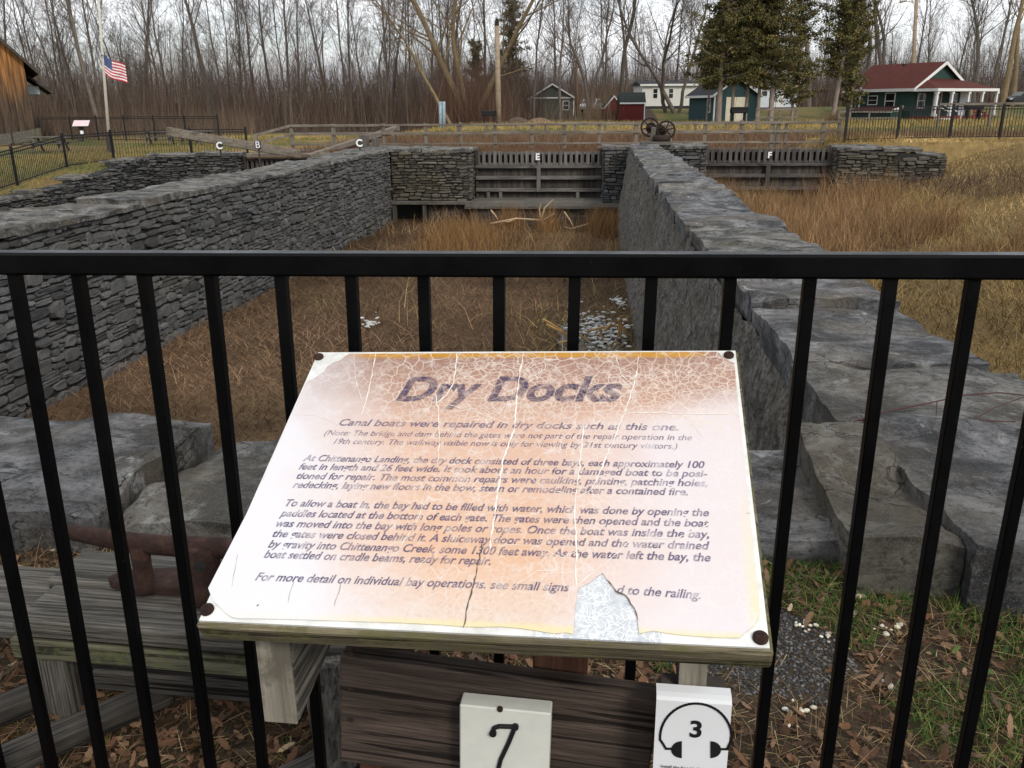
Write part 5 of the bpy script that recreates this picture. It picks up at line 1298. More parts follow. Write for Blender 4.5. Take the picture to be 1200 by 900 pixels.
T = MB(); T.box(l_ * .45, l_ * .45 + .2, 3.4, 3.6, hr - .6, hr + .12); T.build('chimney', M_darkroof, H, LMx @ Matrix.Translation((0, 0, 0)))
# things on and by the porch
def chair_red(loc, label, rz):
    e = empty('lawn_chair', loc, label, 'chair', 'red chairs by the green house'); M = Matrix.Translation(loc) @ Matrix.Rotation(rz, 4, 'Z')
    T = MB(); T.box(-.3, .3, -.25, .3, .35, .40); T.build('seat', M_brickred, e, M)
    T = MB(); T.bar((0, .25, .36), (0, .55, 1.15), .56, .04, (0, -1, .4)); T.build('backrest', M_brickred, e, M)
    for sx in (-.28, .28):
        T = MB(); T.box(sx - .04, sx + .04, -.28, -.2, 0, .6); T.build('leg', M_brickred, e, M); T = MB(); T.box(sx - .06, sx + .06, -.3, .35, .58, .63); T.build('armrest', M_brickred, e, M)
q = onG(1148, 136, 78); chair_red(q, 'red lawn chair nearer the porch of the green house', rad(20))
q = onG(1156, 136, 79); chair_red(q, 'red lawn chair at the outer corner of the green house', rad(50))
def grill(loc, label, s=1.0):
    e = empty('charcoal_grill', loc, label, 'grill'); M = Matrix.Translation(loc) @ Matrix.Scale(s, 4)
    T = MB(); T.box(-.55, .55, -.3, .3, .72, .98); T.build('fire_box', M_ironfar, e, M, False, .04)
    T = MB(); T.tube([(-.55, 0, .98), (.55, 0, .98)], [.28, .28], 14, True, .5); T.build('lid', M_ironfar, e, M)
    for x in (-.4, .4): T = MB(); T.box(x - .05, x + .05, -.2, .2, 0, .72); T.build('leg', M_ironfar, e, M)
grill(onG(573, 145, 73), 'black charcoal grill beside the tall bare pole', 1.0)
grill(onG(865, 143, 70), 'black grill on a stand before the green garage', 1.15)
grill(onG(1140, 135, 77), 'black covered grill beside the green house porch', 1.3)
# green garage
G = empty('green_garage', onG(826, 141, 78), 'blue green garage with a cream double door and white gable trim', 'garage')
a = onG(836, 141, 78); b = onG(888, 141, 78); gw = (b - a).length
GM = Matrix.Translation(a) @ Matrix.Rotation(rad(8), 4, 'Z')
gabled(G, GM, gw, 6.5, 2.35, 3.65, M_teal, M_darkroof, .3, .12, M_trim)
for x0, x1 in ((gw * .27, gw * .50), (gw * .505, gw * .74)):
    T = MB(); T.box(x0, x1 - .01, -.05, 0, .02, 2.1); T.build('door_leaf', M_cream, G, GM)
T = MB(); T.box(-.06, .06, -.07, .02, 0, 2.3); T.build('corner_board', M_trim, G, GM); T = MB(); T.box(-.05, gw + .05, -.08, 0, -.1, .06); T.build('base_board', M_trim, G, GM)
GL = GM @ Matrix.Translation((0, 6.5, 0)) @ Matrix.Rotation(rad(-90), 4, 'Z'); window(G, GL, 5.2, .9, .7, 1.0)
# white houses on the rise
a = onG(752, 122, 108); b = onG(884, 122, 108); L1 = (b - a).length
Wh = empty('white_house', a, 'long low white house with a dark roof behind the red shed', 'house'); WMx = Matrix.Translation(a) @ Matrix.Rotation(rad(4), 4, 'Z')
T = MB(); T.box(0, L1, 0, 5, .3, 2.75); T.build('wall', M_whitewall, Wh, WMx); T = MB(); T.box(.1, L1 - .1, .05, 4.9, -.6, .3); T.build('foundation', M_darkroof, Wh, WMx)
T = MB(); T.prism([(-.3, -.3, 2.72), (-.3, 2.5, 3.2), (-.3, 5.3, 2.72)], (L1 + .6, 0, 0)); T.build('roof', M_darkroof, Wh, WMx)
T = MB(); T.box(-.32, L1 + .3, -.36, -.3, 2.58, 2.80); T.build('gutter', M_trim, Wh, WMx)
for x in (1.6, 3.5, 7.5, 11.0): window(Wh, WMx, x, 1.2, .5, 1.05)
a = onG(884, 123, 100); b = onG(932, 123, 100); L2 = (b - a).length
Wb = empty('white_house', a, 'bluish white cottage seen between the cedar trunks', 'house'); WMx = Matrix.Translation(a) @ Matrix.Rotation(rad(-4), 4, 'Z')
gabled(Wb, WMx, L2, 6, 2.7, 4.1, M_bluewhite, M_whitewall, .2, .1, M_trim)
window(Wb, WMx, L2 - .75, 1.3, .6, 1.25); window(Wb, WMx, 1.0, 1.3, .6, 1.1)
T = MB(); T.box(-.02, L2 + .02, -.02, .02, -.6, .1); T.build('foundation', M_darkroof, Wb, WMx)
T = MB(); T.box(L2 - 2.2, L2 - 1.35, -.06, 0, .1, 2.1); T.build('door', M_trim, Wb, WMx)
# red shed
a = onG(727, 139, 84); b = onG(755, 139, 84); L3 = (b - a).length
R_ = empty('red_shed', a, 'small dark red shed with a dark roof, left of the white house', 'shed'); RM = Matrix.Translation(a)
T = MB(); T.box(0, L3, 0, 3, 0, 1.62); T.build('wall', M_redwall, R_, RM); T = MB(); T.prism([(-.15, -.15, 1.62), (-.05, 1.4, 2.6), (-.05, 3.2, 1.62)], (L3 + .25, 0, 0)); T.build('roof', M_tealroof, R_, RM)
T = MB(); T.box(-.12, L3 + .1, -.17, -.12, 1.55, 1.68); T.box(L3 - .05, L3 + .03, -.04, .01, 0, 1.6); T.build('corner_board', M_trim, R_, RM)
a2 = onG(709, 138, 88); b2 = onG(729, 138, 88); L4 = (b2 - a2).length; RM2 = Matrix.Translation(a2)
R2 = empty('red_shed', a2, 'smaller gabled red shed behind brush, left of the dark roofed one', 'shed'); gabled(R2, RM2, L4, 3, 1.25, 2.25, M_redwall, M_tealroof, .1, .08, M_trim)
# grey garage in the brush
a = onG(622, 137, 104); b = onG(672, 137, 104); L5 = (b - a).length; q = a.copy(); GG = empty('grey_garage', q, 'grey green gabled garage half hidden by bare brush', 'garage'); M5 = Matrix.Translation(a)
gabled(GG, M5, L5, 6, 2.3, 3.75, M_greywall, M_darkroof, .25, .1, M_trim)
T = MB(); T.box(-.1, L5 + .1, -.08, 0, 2.22, 2.36); T.box(-.05, .06, -.06, 0, 0, 2.2); T.box(L5 * .66, L5 * .69, -.06, 0, 0, 2.2); T.box(L5 - .06, L5 + .05, -.06, 0, 0, 2.2); T.build('trim_board', M_trim, GG, M5)
T = MB(); T.box(.3, L5 * .62, -.04, 0, .02, 2.1); T.build('garage_door', M_greywall, GG, M5); window(GG, M5, L5 * .82, 1.0, .6, .9)
# barn at the left edge
c = onG(43.5, 166, 61); BW = 12.0
BN = empty('weathered_barn', (c.x - 4, c.y, c.z), 'tall barn of orange brown weathered boards at the left edge', 'barn'); BMx = Matrix.Translation((c.x - BW * math.cos(rad(30)), c.y - BW * math.sin(rad(30)), c.z)) @ Matrix.Rotation(rad(30), 4, 'Z')
mb_ = MT('weathered_barn_boards', .9, .15); zf = mb_.n('ShaderNodeSeparateXYZ', Vector=mb_.tc.outputs['Object']); 
g1 = mb_.noise(1, 6, .65, mb_.co((9, 9, .5))); g2 = mb_.noise(1, 4, .6, mb_.co((3.2, 3.2, .25)))
worn_or_lit = mb_.ramp(mb_.math('ADD', mb_.math('MULTIPLY', zf.outputs[2], 1 / 6.0), mb_.math('MULTIPLY_ADD', g2, .9, -.45)), [(.42, 0), (.85, 1)])  # warm light on the upper boards painted in as orange
cb = mb_.mix(worn_or_lit, mb_.ramp(g1, [(.35, (.020, .016, .015)), (.62, (.10, .068, .046))]), mb_.ramp(g1, [(.3, (.12, .055, .02)), (.65, (.42, .20, .07))]))
mb_.color(mb_.mix(mb_.ramp(g2, [(.62, 0), (.72, .6)]), cb, (.30, .25, .19))); mb_.bump(g1, .6, .04)
hw, hr = 5.05, 11.4
T = MB(); s = (hr - hw) / (BW / 2); n = 52
for i in range(n):
    x0, x1 = BW * i / n, BW * (i + 1) / n - .018
    zt0, zt1 = hw + s * min(x0, BW - x0), hw + s * min(x1, BW - x1); d = -.03 - .02 * ((i * 7) % 3) / 2
    T.prism([(x0, d, -.3), (x1, d, -.3), (x1, d, zt1), (x0, d, zt0)], (0, .03, 0))
T.build('board_wall', mb_.m, BN, BMx)
T = MB(); T.prism([(0, 0, -.3), (BW, 0, -.3), (BW, 0, hw), (BW / 2, 0, hr), (0, 0, hw)], (0, 14, 0)); T.build('wall', M_wooddark[2], BN, BMx)
for sg in (0, 1):
    b = (-.75, hw - .75 * s) if not sg else (BW + .75, hw - .75 * s); T = MB(); T.prism([(BW / 2, -.6, hr), (b[0], -.6, b[1]), (b[0], -.6, b[1] + .25), (BW / 2, -.6, hr + .25)], (0, 15, 0)); T.build('roof', M_wooddark[1], BN, BMx)
LB = BMx @ Matrix.Translation((BW, 3.5, 0))
T = MB(); T.prism([(0, 0, 4.35), (1.6, 0, 3.1), (1.6, 0, 3.25), (0, 0, 4.55)], (0, 6, 0)); T.build('lean_to_roof', M_wooddark[0], BN, LB)
T = MB(); T.box(.02, .85, .5, 5.5, 3.05, 3.6); T.build('clerestory', plain('pale_blue_pane', (.35, .42, .46), .3, .4), BN, LB)
# plank parapet by the barn, picnic tables, small tilted sign
e = empty('plank_parapet', onG(20, 176, 50), 'dark plank parapet below the barn, ending in a post', 'wooden fence')
pA, pB = atY(-15, 166, 49), atY(46, 157, 52)
T = MB(); T.bar(pA, pB, .12, .55); T.build('top_beam', M_woodgrey[0], e); T = MB(); T.bar(pA - Vector((0, 0, .62)), pB - Vector((0, 0, .62)), .08, .6); T.build('lower_boards', M_wooddark[0], e)
for t in (.0, .45, .9, 1.0): q = pA + (pB - pA) * t; T = MB(); T.bar(q + Vector((0, .02, .32)), q - Vector((0, -.02, 1.2)), .16, .16, (0, 1, 0)); T.build('post', M_wooddark[2] if t < .8 else M_signwood, e)
def picnic(px, py, Y, rz, label):
    q = onG(px, py, Y); e = empty('picnic_table', q, label, 'picnic table'); M = Matrix.Translation(q) @ Matrix.Rotation(rad(rz), 4, 'Z')
    T = MB(); T.box(-.95, .95, -.36, .36, .70, .75); T.build('table_top', M_woodgrey[0], e, M)
    for y in (-.68, .68): T = MB(); T.box(-.95, .95, y - .13, y + .13, .42, .46); T.build('bench', M_woodgrey[0], e, M)
    for x in (-.6, .6):
        T = MB(); T.bar((x, -.75, 0), (x, -.2, .7), .05, .09, (1, 0, 0)); T.bar((x, .75, 0), (x, .2, .7), .05, .09, (1, 0, 0)); T.bar((x, -.75, .40), (x, .75, .40), .05, .09); T.build('trestle', M_woodgrey[1], e, M)
picnic(188, 168, 50, 12, 'grey picnic table nearer the flagpole'); picnic(232, 166, 50, -20, 'grey picnic table farther right of the flagpole, behind the slanting beam'); picnic(60, 178, 44, 8, 'grey picnic table on the grass below the barn')
q = onG(94, 164, 56); e = empty('panel_stand', q, 'small tilted pinkish panel on a post before the far picket fence', 'information sign')
c = atY(95, 144.5, 56); M = Matrix.Translation(c) @ Matrix.Rotation(rad(10), 4, 'Z') @ Matrix.Rotation(rad(30), 4, 'X') @ Matrix.Scale(.78, 4)
T = MB(); T.box(-.62, .62, -.45, .45, -.05, .0); T.build('panel_board', M_wooddark[0], e, M); T = MB(); T.box(-.6, .6, -.43, .43, .002, .012); T.build('panel_face', plain('pinkish_panel', (.62, .48, .50), .4, .4, 0, .1), e, M)
T = MB(); T.bar(q - Vector((0, 0, .1)), c - Vector((0, 0, .1)), .3, .1, (0, 1, 0)); T.build('post', M_wooddark[2], e)
T = MB(); c2 = c - Vector((-.02, .12, .55)); T.box(-.09, .09, -.02, .02, -.11, .11, Matrix.Translation(c2)); T.build('number_tag', M_white, e)
# poles, flag
def pole(name, label, cat, b, t, r0, r1, mat, group=None):
    e = empty(name, b, label, cat, group); T = MB(); T.tube([b - Vector((0, 0, .3)), b + (t - b) * .5, t], [r0, (r0 + r1) / 2, r1], 12); T.build('pole', mat, e, None, True); return e
M_polew = plain('tan_weathered_pole', (.30, .235, .165), .85, .2, 0, .25, 3); M_pale = plain('pale_pole_paint', (.50, .48, .42), .6, .3, 0, .15)
b = onG(128, 175, 42.5); t = atY(112, -45, 42.5)
FP = pole('flagpole', 'tall pale flagpole on the lawn at left', 'flagpole', b, t, .075, .05, M_pale)
T = MB(); T.bar(b - Vector((0, 0, .2)) + Vector((.09, 0, 0)), b + Vector((.07, 0, .95)), .22, .3, (0, 1, 0)); T.build('base_post', M_wooddark[2], FP)
fl = empty('national_flag', atY(118.5, 72, 42.4), 'national flag of stars and stripes hanging from the tall pale pole', 'flag')
c0 = atY(117.5, 63, 42.4); hgt = .85; wid = 1.02; NX, NY = 26, 13
def fpt(s, t, off=0):
    x = c0.x + .03 + s * wid * .88; z = c0.z - t * hgt - s * .50 - .06 * math.sin(s * 5); y = c0.y + .10 * math.sin(s * 7 + t * 1.5) + s * .25 + off; return (x, y, z)
for nm, mt_, cells in (('stripes_red', plain('flag_red', (.45, .03, .04), .8), [(i, j) for i in range(NX) for j in range(NY) if j % 2 == 0 and not (j < 7 and i < 12)]), ('stripes_white', plain('flag_white', (.72, .70, .72), .8), [(i, j) for i in range(NX) for j in range(NY) if j % 2 and not (j < 7 and i < 12)]), ('canton', plain('flag_blue', (.025, .05, .16), .8), [(i, j) for i in range(12) for j in range(7)])):
    T = MB(); ids = {}
    for i, j in cells:
        T.add([fpt(i / NX, j / NY), fpt((i + 1) / NX, j / NY), fpt((i + 1) / NX, (j + 1) / NY), fpt(i / NX, (j + 1) / NY)], [(0, 1, 2, 3)])
    o = T.build(nm, mt_, fl); so = o.modifiers.new('thick', 'SOLIDIFY'); so.thickness = .006
T = MB()
for j in range(5):
    for i in range(6):
        p = Vector(fpt((i + .7) / 6 * 12 / NX * .93, (j + .7) / 5 * 7 / NY * .93, -.012)); T.tube([p, p + Vector((0, -.004, 0))], .011, 5)
T.build('stars', M_white, fl)
b = onG(584.5, 142, 73); UP = pole('wooden_pole', 'tall tan bare pole standing before the woods, left of centre', 'pole', b, atY(582.3, 30, 73), .24, .17, M_polew); T = MB(); t = atY(582.3, 30, 73); T.tube([t, t + Vector((0, 0, .5))], [.2, .12], 10); T.build('cap', M_darkrust, UP)
b = onG(1069, 112, 108); t = atY(1074.5, -6, 108); LP_ = pole('street_lamp', 'tall pale lamp pole behind the red roofed house', 'street lamp', b, t, .27, .2, M_polew)
T = MB(); q = atY(1074, 3, 108); T.bar(q, q + Vector((-1.2, 0, .15)), .09, .09); T.build('arm', M_pale, LP_); T = MB(); T.tube([q + Vector((-1.9, 0, .1)), q + Vector((-1.2, 0, .2))], [.28, .2], 10, True, .5); T.build('lamp_head', M_pale, LP_)
b = onG(675.5, 137, 100); pole('wooden_pole', 'shorter brown pole right of the grey garage', 'pole', b, atY(675.5, 70, 100), .2, .15, plain('brown_pole', (.16, .105, .07), .9, .1))
b = onG(1020, 130, 88); q = atY(1020, 85, 88)
for k, x in enumerate((516, 520)):
    b = onG(x, 142, 71); e = pole('blue_post', ('left' if k == 0 else 'right') + ' one of two pale blue square posts before the woods', 'post', b, atY(x, 119, 71), .13, .13, plain('pale_blue_paint', (.25, .33, .38), .6))
# vehicles
def car(label, loc, rz, paint, s=1.0):
    e = empty('parked_car', loc, label, 'car'); M = Matrix.Translation(loc) @ Matrix.Rotation(rad(rz), 4, 'Z') @ Matrix.Scale(s, 4)
    prof = [(-2.2, .35), (-2.25, .75), (-1.9, .95), (-1.2, 1.0), (-.6, 1.48), (.9, 1.5), (1.7, 1.02), (2.2, .92), (2.25, .4)]
    T = MB(); T.prism([(x, -.85, z) for x, z in prof], (0, 1.7, 0)); o = T.build('body', paint, e, M, False, .06)
    T = MB(); T.prism([(x, -.87, z) for x, z in ((-1.0, 1.02), (-.55, 1.42), (.85, 1.43), (1.45, 1.02))], (0, 1.74, 0)); T.prism([(-1.22, -.72, 1.02), (-1.22, .72, 1.02), (-.68, .66, 1.45), (-.68, -.66, 1.45)], (-.02, 0, .03)); T.build('windows', M_glass, e, M)
    for x in (-1.4, 1.4):
        for y in (-.82, .66): T = MB(); T.tube([(x, y, .33), (x, y + .18, .33)], .33, 18); T.build('wheel', M_ironfar, e, M)
    for y in (-.6, .6): T = MB(); T.box(-2.29, -2.2, y - .16, y + .16, .66, .80); T.build('headlight', M_white, e, M)
car('silver car parked in the brush left of the red sheds', onG(693, 134, 104), 70, plain('silver_paint', (.42, .43, .46), .3, .5, .3))
car('dark car parked at the right edge, behind the green house', onG(1200, 124, 100), 10, plain('dark_paint', (.012, .013, .016), .3, .5))
# earth and log heaps before the grey garage
def heap(px, py, Y, w, h, label, mat, seed):
    c = onG(px, py, Y); T = MB(); n, m_ = 20, 6; vs_ = [(c.x, c.y, c.z + h)]
    for j in range(1, m_ + 1):
        for k in range(n):
            a = 2 * math.pi * k / n; rr = j / m_; q = 1 + .3 * mnoise.noise(Vector((math.cos(a) * 2, math.sin(a) * 2, seed + rr)))
            vs_.append((c.x + w * rr * q * math.cos(a), c.y + w * .6 * rr * q * math.sin(a), c.z - .1 + (h + .1) * (1 - rr ** 1.6) * (1 + .25 * mnoise.noise(Vector((a * 2, rr * 4, seed))))))
    fs_ = [(0, 1 + k, 1 + (k + 1) % n) for k in range(n)] + [(1 + j * n + k, 1 + (j + 1) * n + k, 1 + (j + 1) * n + (k + 1) % n, 1 + j * n + (k + 1) % n) for j in range(m_ - 1) for k in range(n)]
    T.add(vs_, fs_); return tag(T.build('brush_heap', mat, None, None, True), label, 'heap')
heap(632, 140, 76, 1.7, .5, 'pale brown heap of brush and logs before the grey garage', plain('dead_brush_brown', (.16, .11, .07), .95, .1, 0, .5, 4), 1)
heap(606, 140, 76, 1.3, .55, 'darker low heap of brush beside the tall bare pole', plain('dead_brush_dark', (.09, .065, .05), .95, .1, 0, .5, 4), 2)
heap(1010, 153, 46, 1.3, .42, 'grey rubble heap behind the right picket fence', plain('grey_rubble', (.11, .11, .115), .95, .1, 0, .5, 5), 3)

# ================================================================== TREES
def limb(segs, p, d, L_, r0, r1, n, sides, wob, trop, rs_):
    """append n tube segments of one branch; returns its points, directions and radii"""
    pts = [p]; ds = [d]; rr = [r0]
    for i in range(n):
        d = d + rs_.normal(0, wob, 3) + np.array([0, 0, trop]); d = d / np.linalg.norm(d)
        q = p + d * (L_ / n); rb = r0 + (r1 - r0) * (i + 1) / n
        segs.append((p, q, rr[-1], rb, sides)); p = q; pts.append(p); ds.append(d); rr.append(rb)
    return pts, ds, rr
def segs_mesh(segs):
    V = []; F = []; b = 0
    for sides in sorted({s[4] for s in segs}):
        S = [s for s in segs if s[4] == sides]
        A = np.array([s[0] for s in S]); B = np.array([s[1] for s in S]); ra = np.array([s[2] for s in S]); rb = np.array([s[3] for s in S])
        d = B - A; d /= np.linalg.norm(d, axis=1)[:, None] + 1e-9
        x = np.cross(d, np.array([.31, .83, .46])); x /= np.linalg.norm(x, axis=1)[:, None] + 1e-9; y = np.cross(d, x)
        an = np.arange(sides) * 2 * np.pi / sides
        ring = x[:, None, :] * np.cos(an)[None, :, None] + y[:, None, :] * np.sin(an)[None, :, None]
        v = np.concatenate([A[:, None] + ring * ra[:, None, None], B[:, None] + ring * rb[:, None, None]], 1)
        m_ = len(S); k = 2 * sides; i0 = (b + np.arange(m_) * k)[:, None]
        f = np.concatenate([i0 + np.array([[j, (j + 1) % sides, sides + (j + 1) % sides, sides + j]]) for j in range(sides)], 1).reshape(-1, 4)
        V.append(v.reshape(-1, 3)); F.append(f); b += m_ * k
    return np.concatenate(V), np.concatenate(F)
def rot_from(d, ang, az):
    a = np.cross(d, np.array([.2, .9, .3])); a /= np.linalg.norm(a); b = np.cross(d, a)
    return d * math.cos(ang) + (a * math.cos(az) + b * math.sin(az)) * math.sin(ang)
def bare_tree(seed, H, r0, lo=.3, nb=13, ang=(.35, .75), lean=(0, 0), fork=1, twig=1.0, wob=.05, light=False):
    rs_ = np.random.RandomState(seed); trunk = []; crown = []
    stems = []
    for k in range(fork):
        d = np.array([lean[0] + (rs_.normal(0, .16) if fork > 1 else 0), lean[1] + (rs_.normal(0, .1) if fork > 1 else 0), 1.0]); d /= np.linalg.norm(d)
        stems.append(limb(trunk, np.array([rs_.normal(0, .12) * (fork > 1), rs_.normal(0, .12) * (fork > 1), -.3]), d, H * rs_.uniform(.85, 1.05), r0 * (1 if k == 0 else .75), .03, 12, 8, wob, .025, rs_))
    for pts, ds, rr in stems:
        for i in range(nb):
            t = lo + (1 - lo) * (i + rs_.rand()) / nb; k = min(int(t * 12), 11); f = t * 12 - k
            p = pts[k] * (1 - f) + pts[k + 1] * f; d = rot_from(ds[k], rs_.uniform(*ang), rs_.rand() * 6.28)
            L1_ = H * (.38 * (1 - t) + .10) * rs_.uniform(.7, 1.3)
            p1, d1, r1 = limb(trunk, p, d, L1_, max(.022, rr[k] * .38), .012, 6, 5, .10, .07, rs_)
            for j in range(7):
                t2 = .2 + .8 * (j + rs_.rand()) / 7; k2 = min(int(t2 * 6), 5)
                q1, e1, s1 = limb(crown, p1[k2], rot_from(d1[k2], rs_.uniform(.4, .9), rs_.rand() * 6.28), L1_ * (.55 * (1 - t2) + .22) * rs_.uniform(.7, 1.2), .015, .007, 4, 3, .14, .05, rs_)
                if light: continue
                for m_ in range(int(5 * twig)):
                    k3 = rs_.randint(1, 5)
                    q2, e2, s2 = limb(crown, q1[k3], rot_from(e1[k3], rs_.uniform(.35, 1.0), rs_.rand() * 6.28), L1_ * .22 * rs_.uniform(.5, 1.2), .008, .0045, 2, 3, .18, .04, rs_)
                    limb(crown, q2[1], rot_from(e2[1], rs_.uniform(.4, .9), rs_.rand() * 6.28), L1_ * .13 * rs_.uniform(.5, 1.2), .006, .004, 1, 3, .1, .03, rs_)
    return segs_mesh(trunk), segs_mesh(crown)
def bark(name, lo, hi, sc=1.0):
    m = MT(name, .95, .1); a_ = m.noise(1, 6, .7, m.co((14 * sc, 14 * sc, 2.2 * sc)))
    m.color(m.mix(m.math('MULTIPLY', m.objrand(), .5), m.ramp(a_, [(.32, lo), (.66, hi)]), lo)); m.bump(a_, .6, .03); return m.m
M_bark = bark('grey_brown_bark', (.055, .046, .039), (.22, .187, .155)); M_twig = bark('brown_twigs', (.085, .066, .056), (.16, .125, .105), 2)
M_barky = bark('yellowish_bark', (.10, .075, .045), (.30, .225, .13)); M_barkpale = bark('pale_cedar_bark', (.15, .115, .095), (.36, .30, .25)); M_twigp = bark('purplish_twigs', (.10, .08, .075), (.18, .145, .13), 2)
def make_tree(name, label, meshes, loc, group=None, rz=0, s=1.0, mats=(None, None), cat='tree'):
    e = empty(name, (0, 0, 0), label, cat, group)
    np_mesh('trunk', *meshes[0], mats[0] or M_bark, e, None, True); np_mesh('crown', *meshes[1], mats[1] or M_twig, e)
    e.matrix_basis = Matrix.Translation(loc) @ Matrix.Rotation(rz, 4, 'Z') @ Matrix.Scale(s, 4)
    return e
protos = []
for k, (H_t, r0, lo, nb, ang, fk) in enumerate([(19, .15, .34, 16, (.3, .75), 1), (21, .19, .28, 17, (.25, .65), 1), (17, .12, .2, 16, (.35, .85), 1), (18, .15, .25, 12, (.3, .7), 2), (20, .22, .38, 15, (.4, .85), 1), (14, .11, .16, 15, (.4, .9), 1)]):
    protos.append(bare_tree(100 + k, H_t, r0, lo, nb, ang, (0, 0), fk, 1.0))
WG = 'bare trees of the wood'
rt = random.Random(77); roots = []
spots = []
for i in range(54):
    px = -30 + 660 * ((i + rt.random()) / 54); spots.append((px, rt.uniform(84, 118)))
for i in range(26):
    px = 640 + 600 * ((i + rt.random()) / 26); spots.append((px, rt.uniform(122, 165)))
lab = 'bare grey brown tree among the many of the leafless wood behind the canal'
for i, (px, Y) in enumerate(spots):
    x = (px - 600) / 1057 * Y; z = gz(x, Y); k = i % 6
    s = rt.uniform(.75, 1.15) * (1.0 if Y < 120 else 1.15)
    M = Matrix.Translation((x, Y, z)) @ Matrix.Rotation(rt.uniform(0, 6.28), 4, 'Z') @ Matrix.Scale(s, 4)
    if i < 6: roots.append(make_tree('bare_tree', lab, protos[k], (0, 0, 0), WG)); roots[k].matrix_basis = M
    else: copy_thing(roots[k], M, lab, WG)
UG = 'small bare trees of the undergrowth'; lab2 = 'small slender bare tree in the undergrowth between the taller trunks'
for i in range(150):
    px = rt.uniform(-20, 610) if i < 105 else rt.uniform(600, 1240); Y = rt.uniform(78, 110) if i < 105 else rt.uniform(112, 150)
    x = (px - 600) / 1057 * Y
    M = Matrix.Translation((x, Y, gz(x, Y))) @ Matrix.Rotation(rt.uniform(0, 6.28), 4, 'Z') @ Matrix.Scale(rt.uniform(.25, .52) * (1 if i < 105 else 1.3), 4)
    copy_thing(roots[i % 6], M, lab2, UG)
# named trees one can tell apart
def special(label, px, py, Y, seed, H_t, r0, mats=None, **k):
    b = onG(px, py, Y); return make_tree('bare_tree', label, bare_tree(seed, H_t, r0, **k), b, None, 0, 1, mats or (M_bark, M_twig))
special('bare tree leaning far left over the brush, with a pale bent trunk', 531, 141, 72, 201, 13.5, .17, (M_barky, M_twig), lean=(-.55, .1), lo=.32, nb=16, ang=(.4, 1.0), wob=.09)
special('large spreading bare tree with a thick mossy trunk above the two blue posts', 552, 140, 80, 202, 21, .36, (M_barky, M_twig), lean=(-.10, 0), lo=.22, nb=18, ang=(.4, .95), fork=3, wob=.09)
special('open crowned bare tree growing in front of the grey garage', 656, 139, 86, 203, 15, .16, None, lo=.22, nb=18, ang=(.45, .95))
special('crooked slender bare tree just right of the brown pole', 690, 136, 96, 204, 18, .24, None, lean=(.12, 0), lo=.28, nb=17, ang=(.45, .95), wob=.11, fork=2)
special('bare tree rising behind the small red sheds', 727, 138, 92, 205, 20, .26, None, lean=(.14, 0), lo=.35, nb=16, ang=(.4, .9), wob=.09)
special('bare tree with a forked trunk before the white house, the left one', 781, 128, 96, 206, 17, .22, None, lean=(-.14, 0), lo=.25, nb=17, ang=(.45, .95), wob=.11, fork=2)
special('bare tree before the white house, the right one beside the cedars', 795, 128, 95, 207, 18, .26, None, lean=(.02, 0), lo=.25, nb=17, ang=(.45, .95), wob=.11, fork=2)
special('bare sapling curving over the white house wall to the right', 806, 128, 94, 208, 8, .16, None, lean=(.55, 0), lo=.4, nb=8, wob=.10)
special('tall bare tree with forked limbs behind the red roof, left of the lamp pole', 1045, 118, 112, 209, 24, .34, None, lo=.3, nb=17, ang=(.4, .9), fork=2, wob=.08)
special('big bare tree behind the right end of the red roofed house', 1141, 118, 104, 210, 18, .30, None, lo=.38, nb=18, ang=(.5, 1.05), wob=.11)
special('thick bare tree with a sunlit trunk near the right edge', 1176, 117, 100, 211, 23, .34, (M_barky, M_twig), lo=.35, nb=12, ang=(.3, .6))  # sunlight on this trunk is put into its yellower bark colour
special('thick bare trunk close left of the sunlit one at right', 1186, 117, 106, 212, 21, .36, (M_barky, M_twig), lo=.45, nb=10, lean=(.03, 0))
special('slender dark tree between the cedar group and the lone cedar', 948, 120, 110, 213, 22, .36, None, lo=.3, nb=12)
special('tall dark straight tree behind the flagpole', 118, 158, 74, 214, 20, .21, None, lo=.4, nb=13)
special('twisting bare tree right of the lone cedar, above the house roof', 1010, 118, 100, 215, 21, .3, None, lo=.3, nb=17, ang=(.4, .95), wob=.11, lean=(.08, 0))
# deeper wood, undergrowth and thicket
far_t = []; rs_ = np.random.RandomState(5)
lightp = [bare_tree(300 + k, 17, .2, .3, 11, (.3, .65), (0, 0), 1, 1, .05, True) for k in range(4)]
Vb = []; Fb = []; b = 0
for i in range(300):
    if i < 190: px = rs_.uniform(-60, 660); Y = rs_.uniform(105, 190)
    else: px = rs_.uniform(600, 1270); Y = rs_.uniform(140, 230)
    x = (px - 600) / 1057 * Y; z = gz(x, Y); (tv, tf), (cv, cf) = lightp[i % 4]
    a = rs_.rand() * 6.28; s = rs_.uniform(.28, .55) * (1 if i < 190 else 1.35); R2_ = np.array([[math.cos(a), -math.sin(a), 0], [math.sin(a), math.cos(a), 0], [0, 0, 1]]) * s
    for vv_, ff_ in ((tv, tf), (cv, cf)):
        Vb.append(vv_ @ R2_.T + np.array([x, Y, z])); Fb.append(ff_ + b); b += len(vv_)
tag(np_mesh('far_wood', np.concatenate(Vb), np.concatenate(Fb), M_twigp), 'deep leafless wood reading as one purplish brown mass behind the nearer trees', None, None, 'stuff')
def thicket(name, label, n, gen, hmin, hmax, w, cols, lean=.25):
    px, Y = gen(n); x = (px - 600) / 1057 * Y; base = np.stack([x, Y, ground_z(x, Y) - .1], -1); n = len(base)
    h = rng.uniform(hmin, hmax, n) * (.7 + 1.0 * np.clip(vnoise(base, .12, 3) + .4, 0, 1))
    return blades(name, base, h, rng.uniform(.6, 1.2, n) * w, np.abs(rng.normal(0, lean, n)), pal(n, cols, .35), label, .12, None, 'stuff', M_tint, 3)
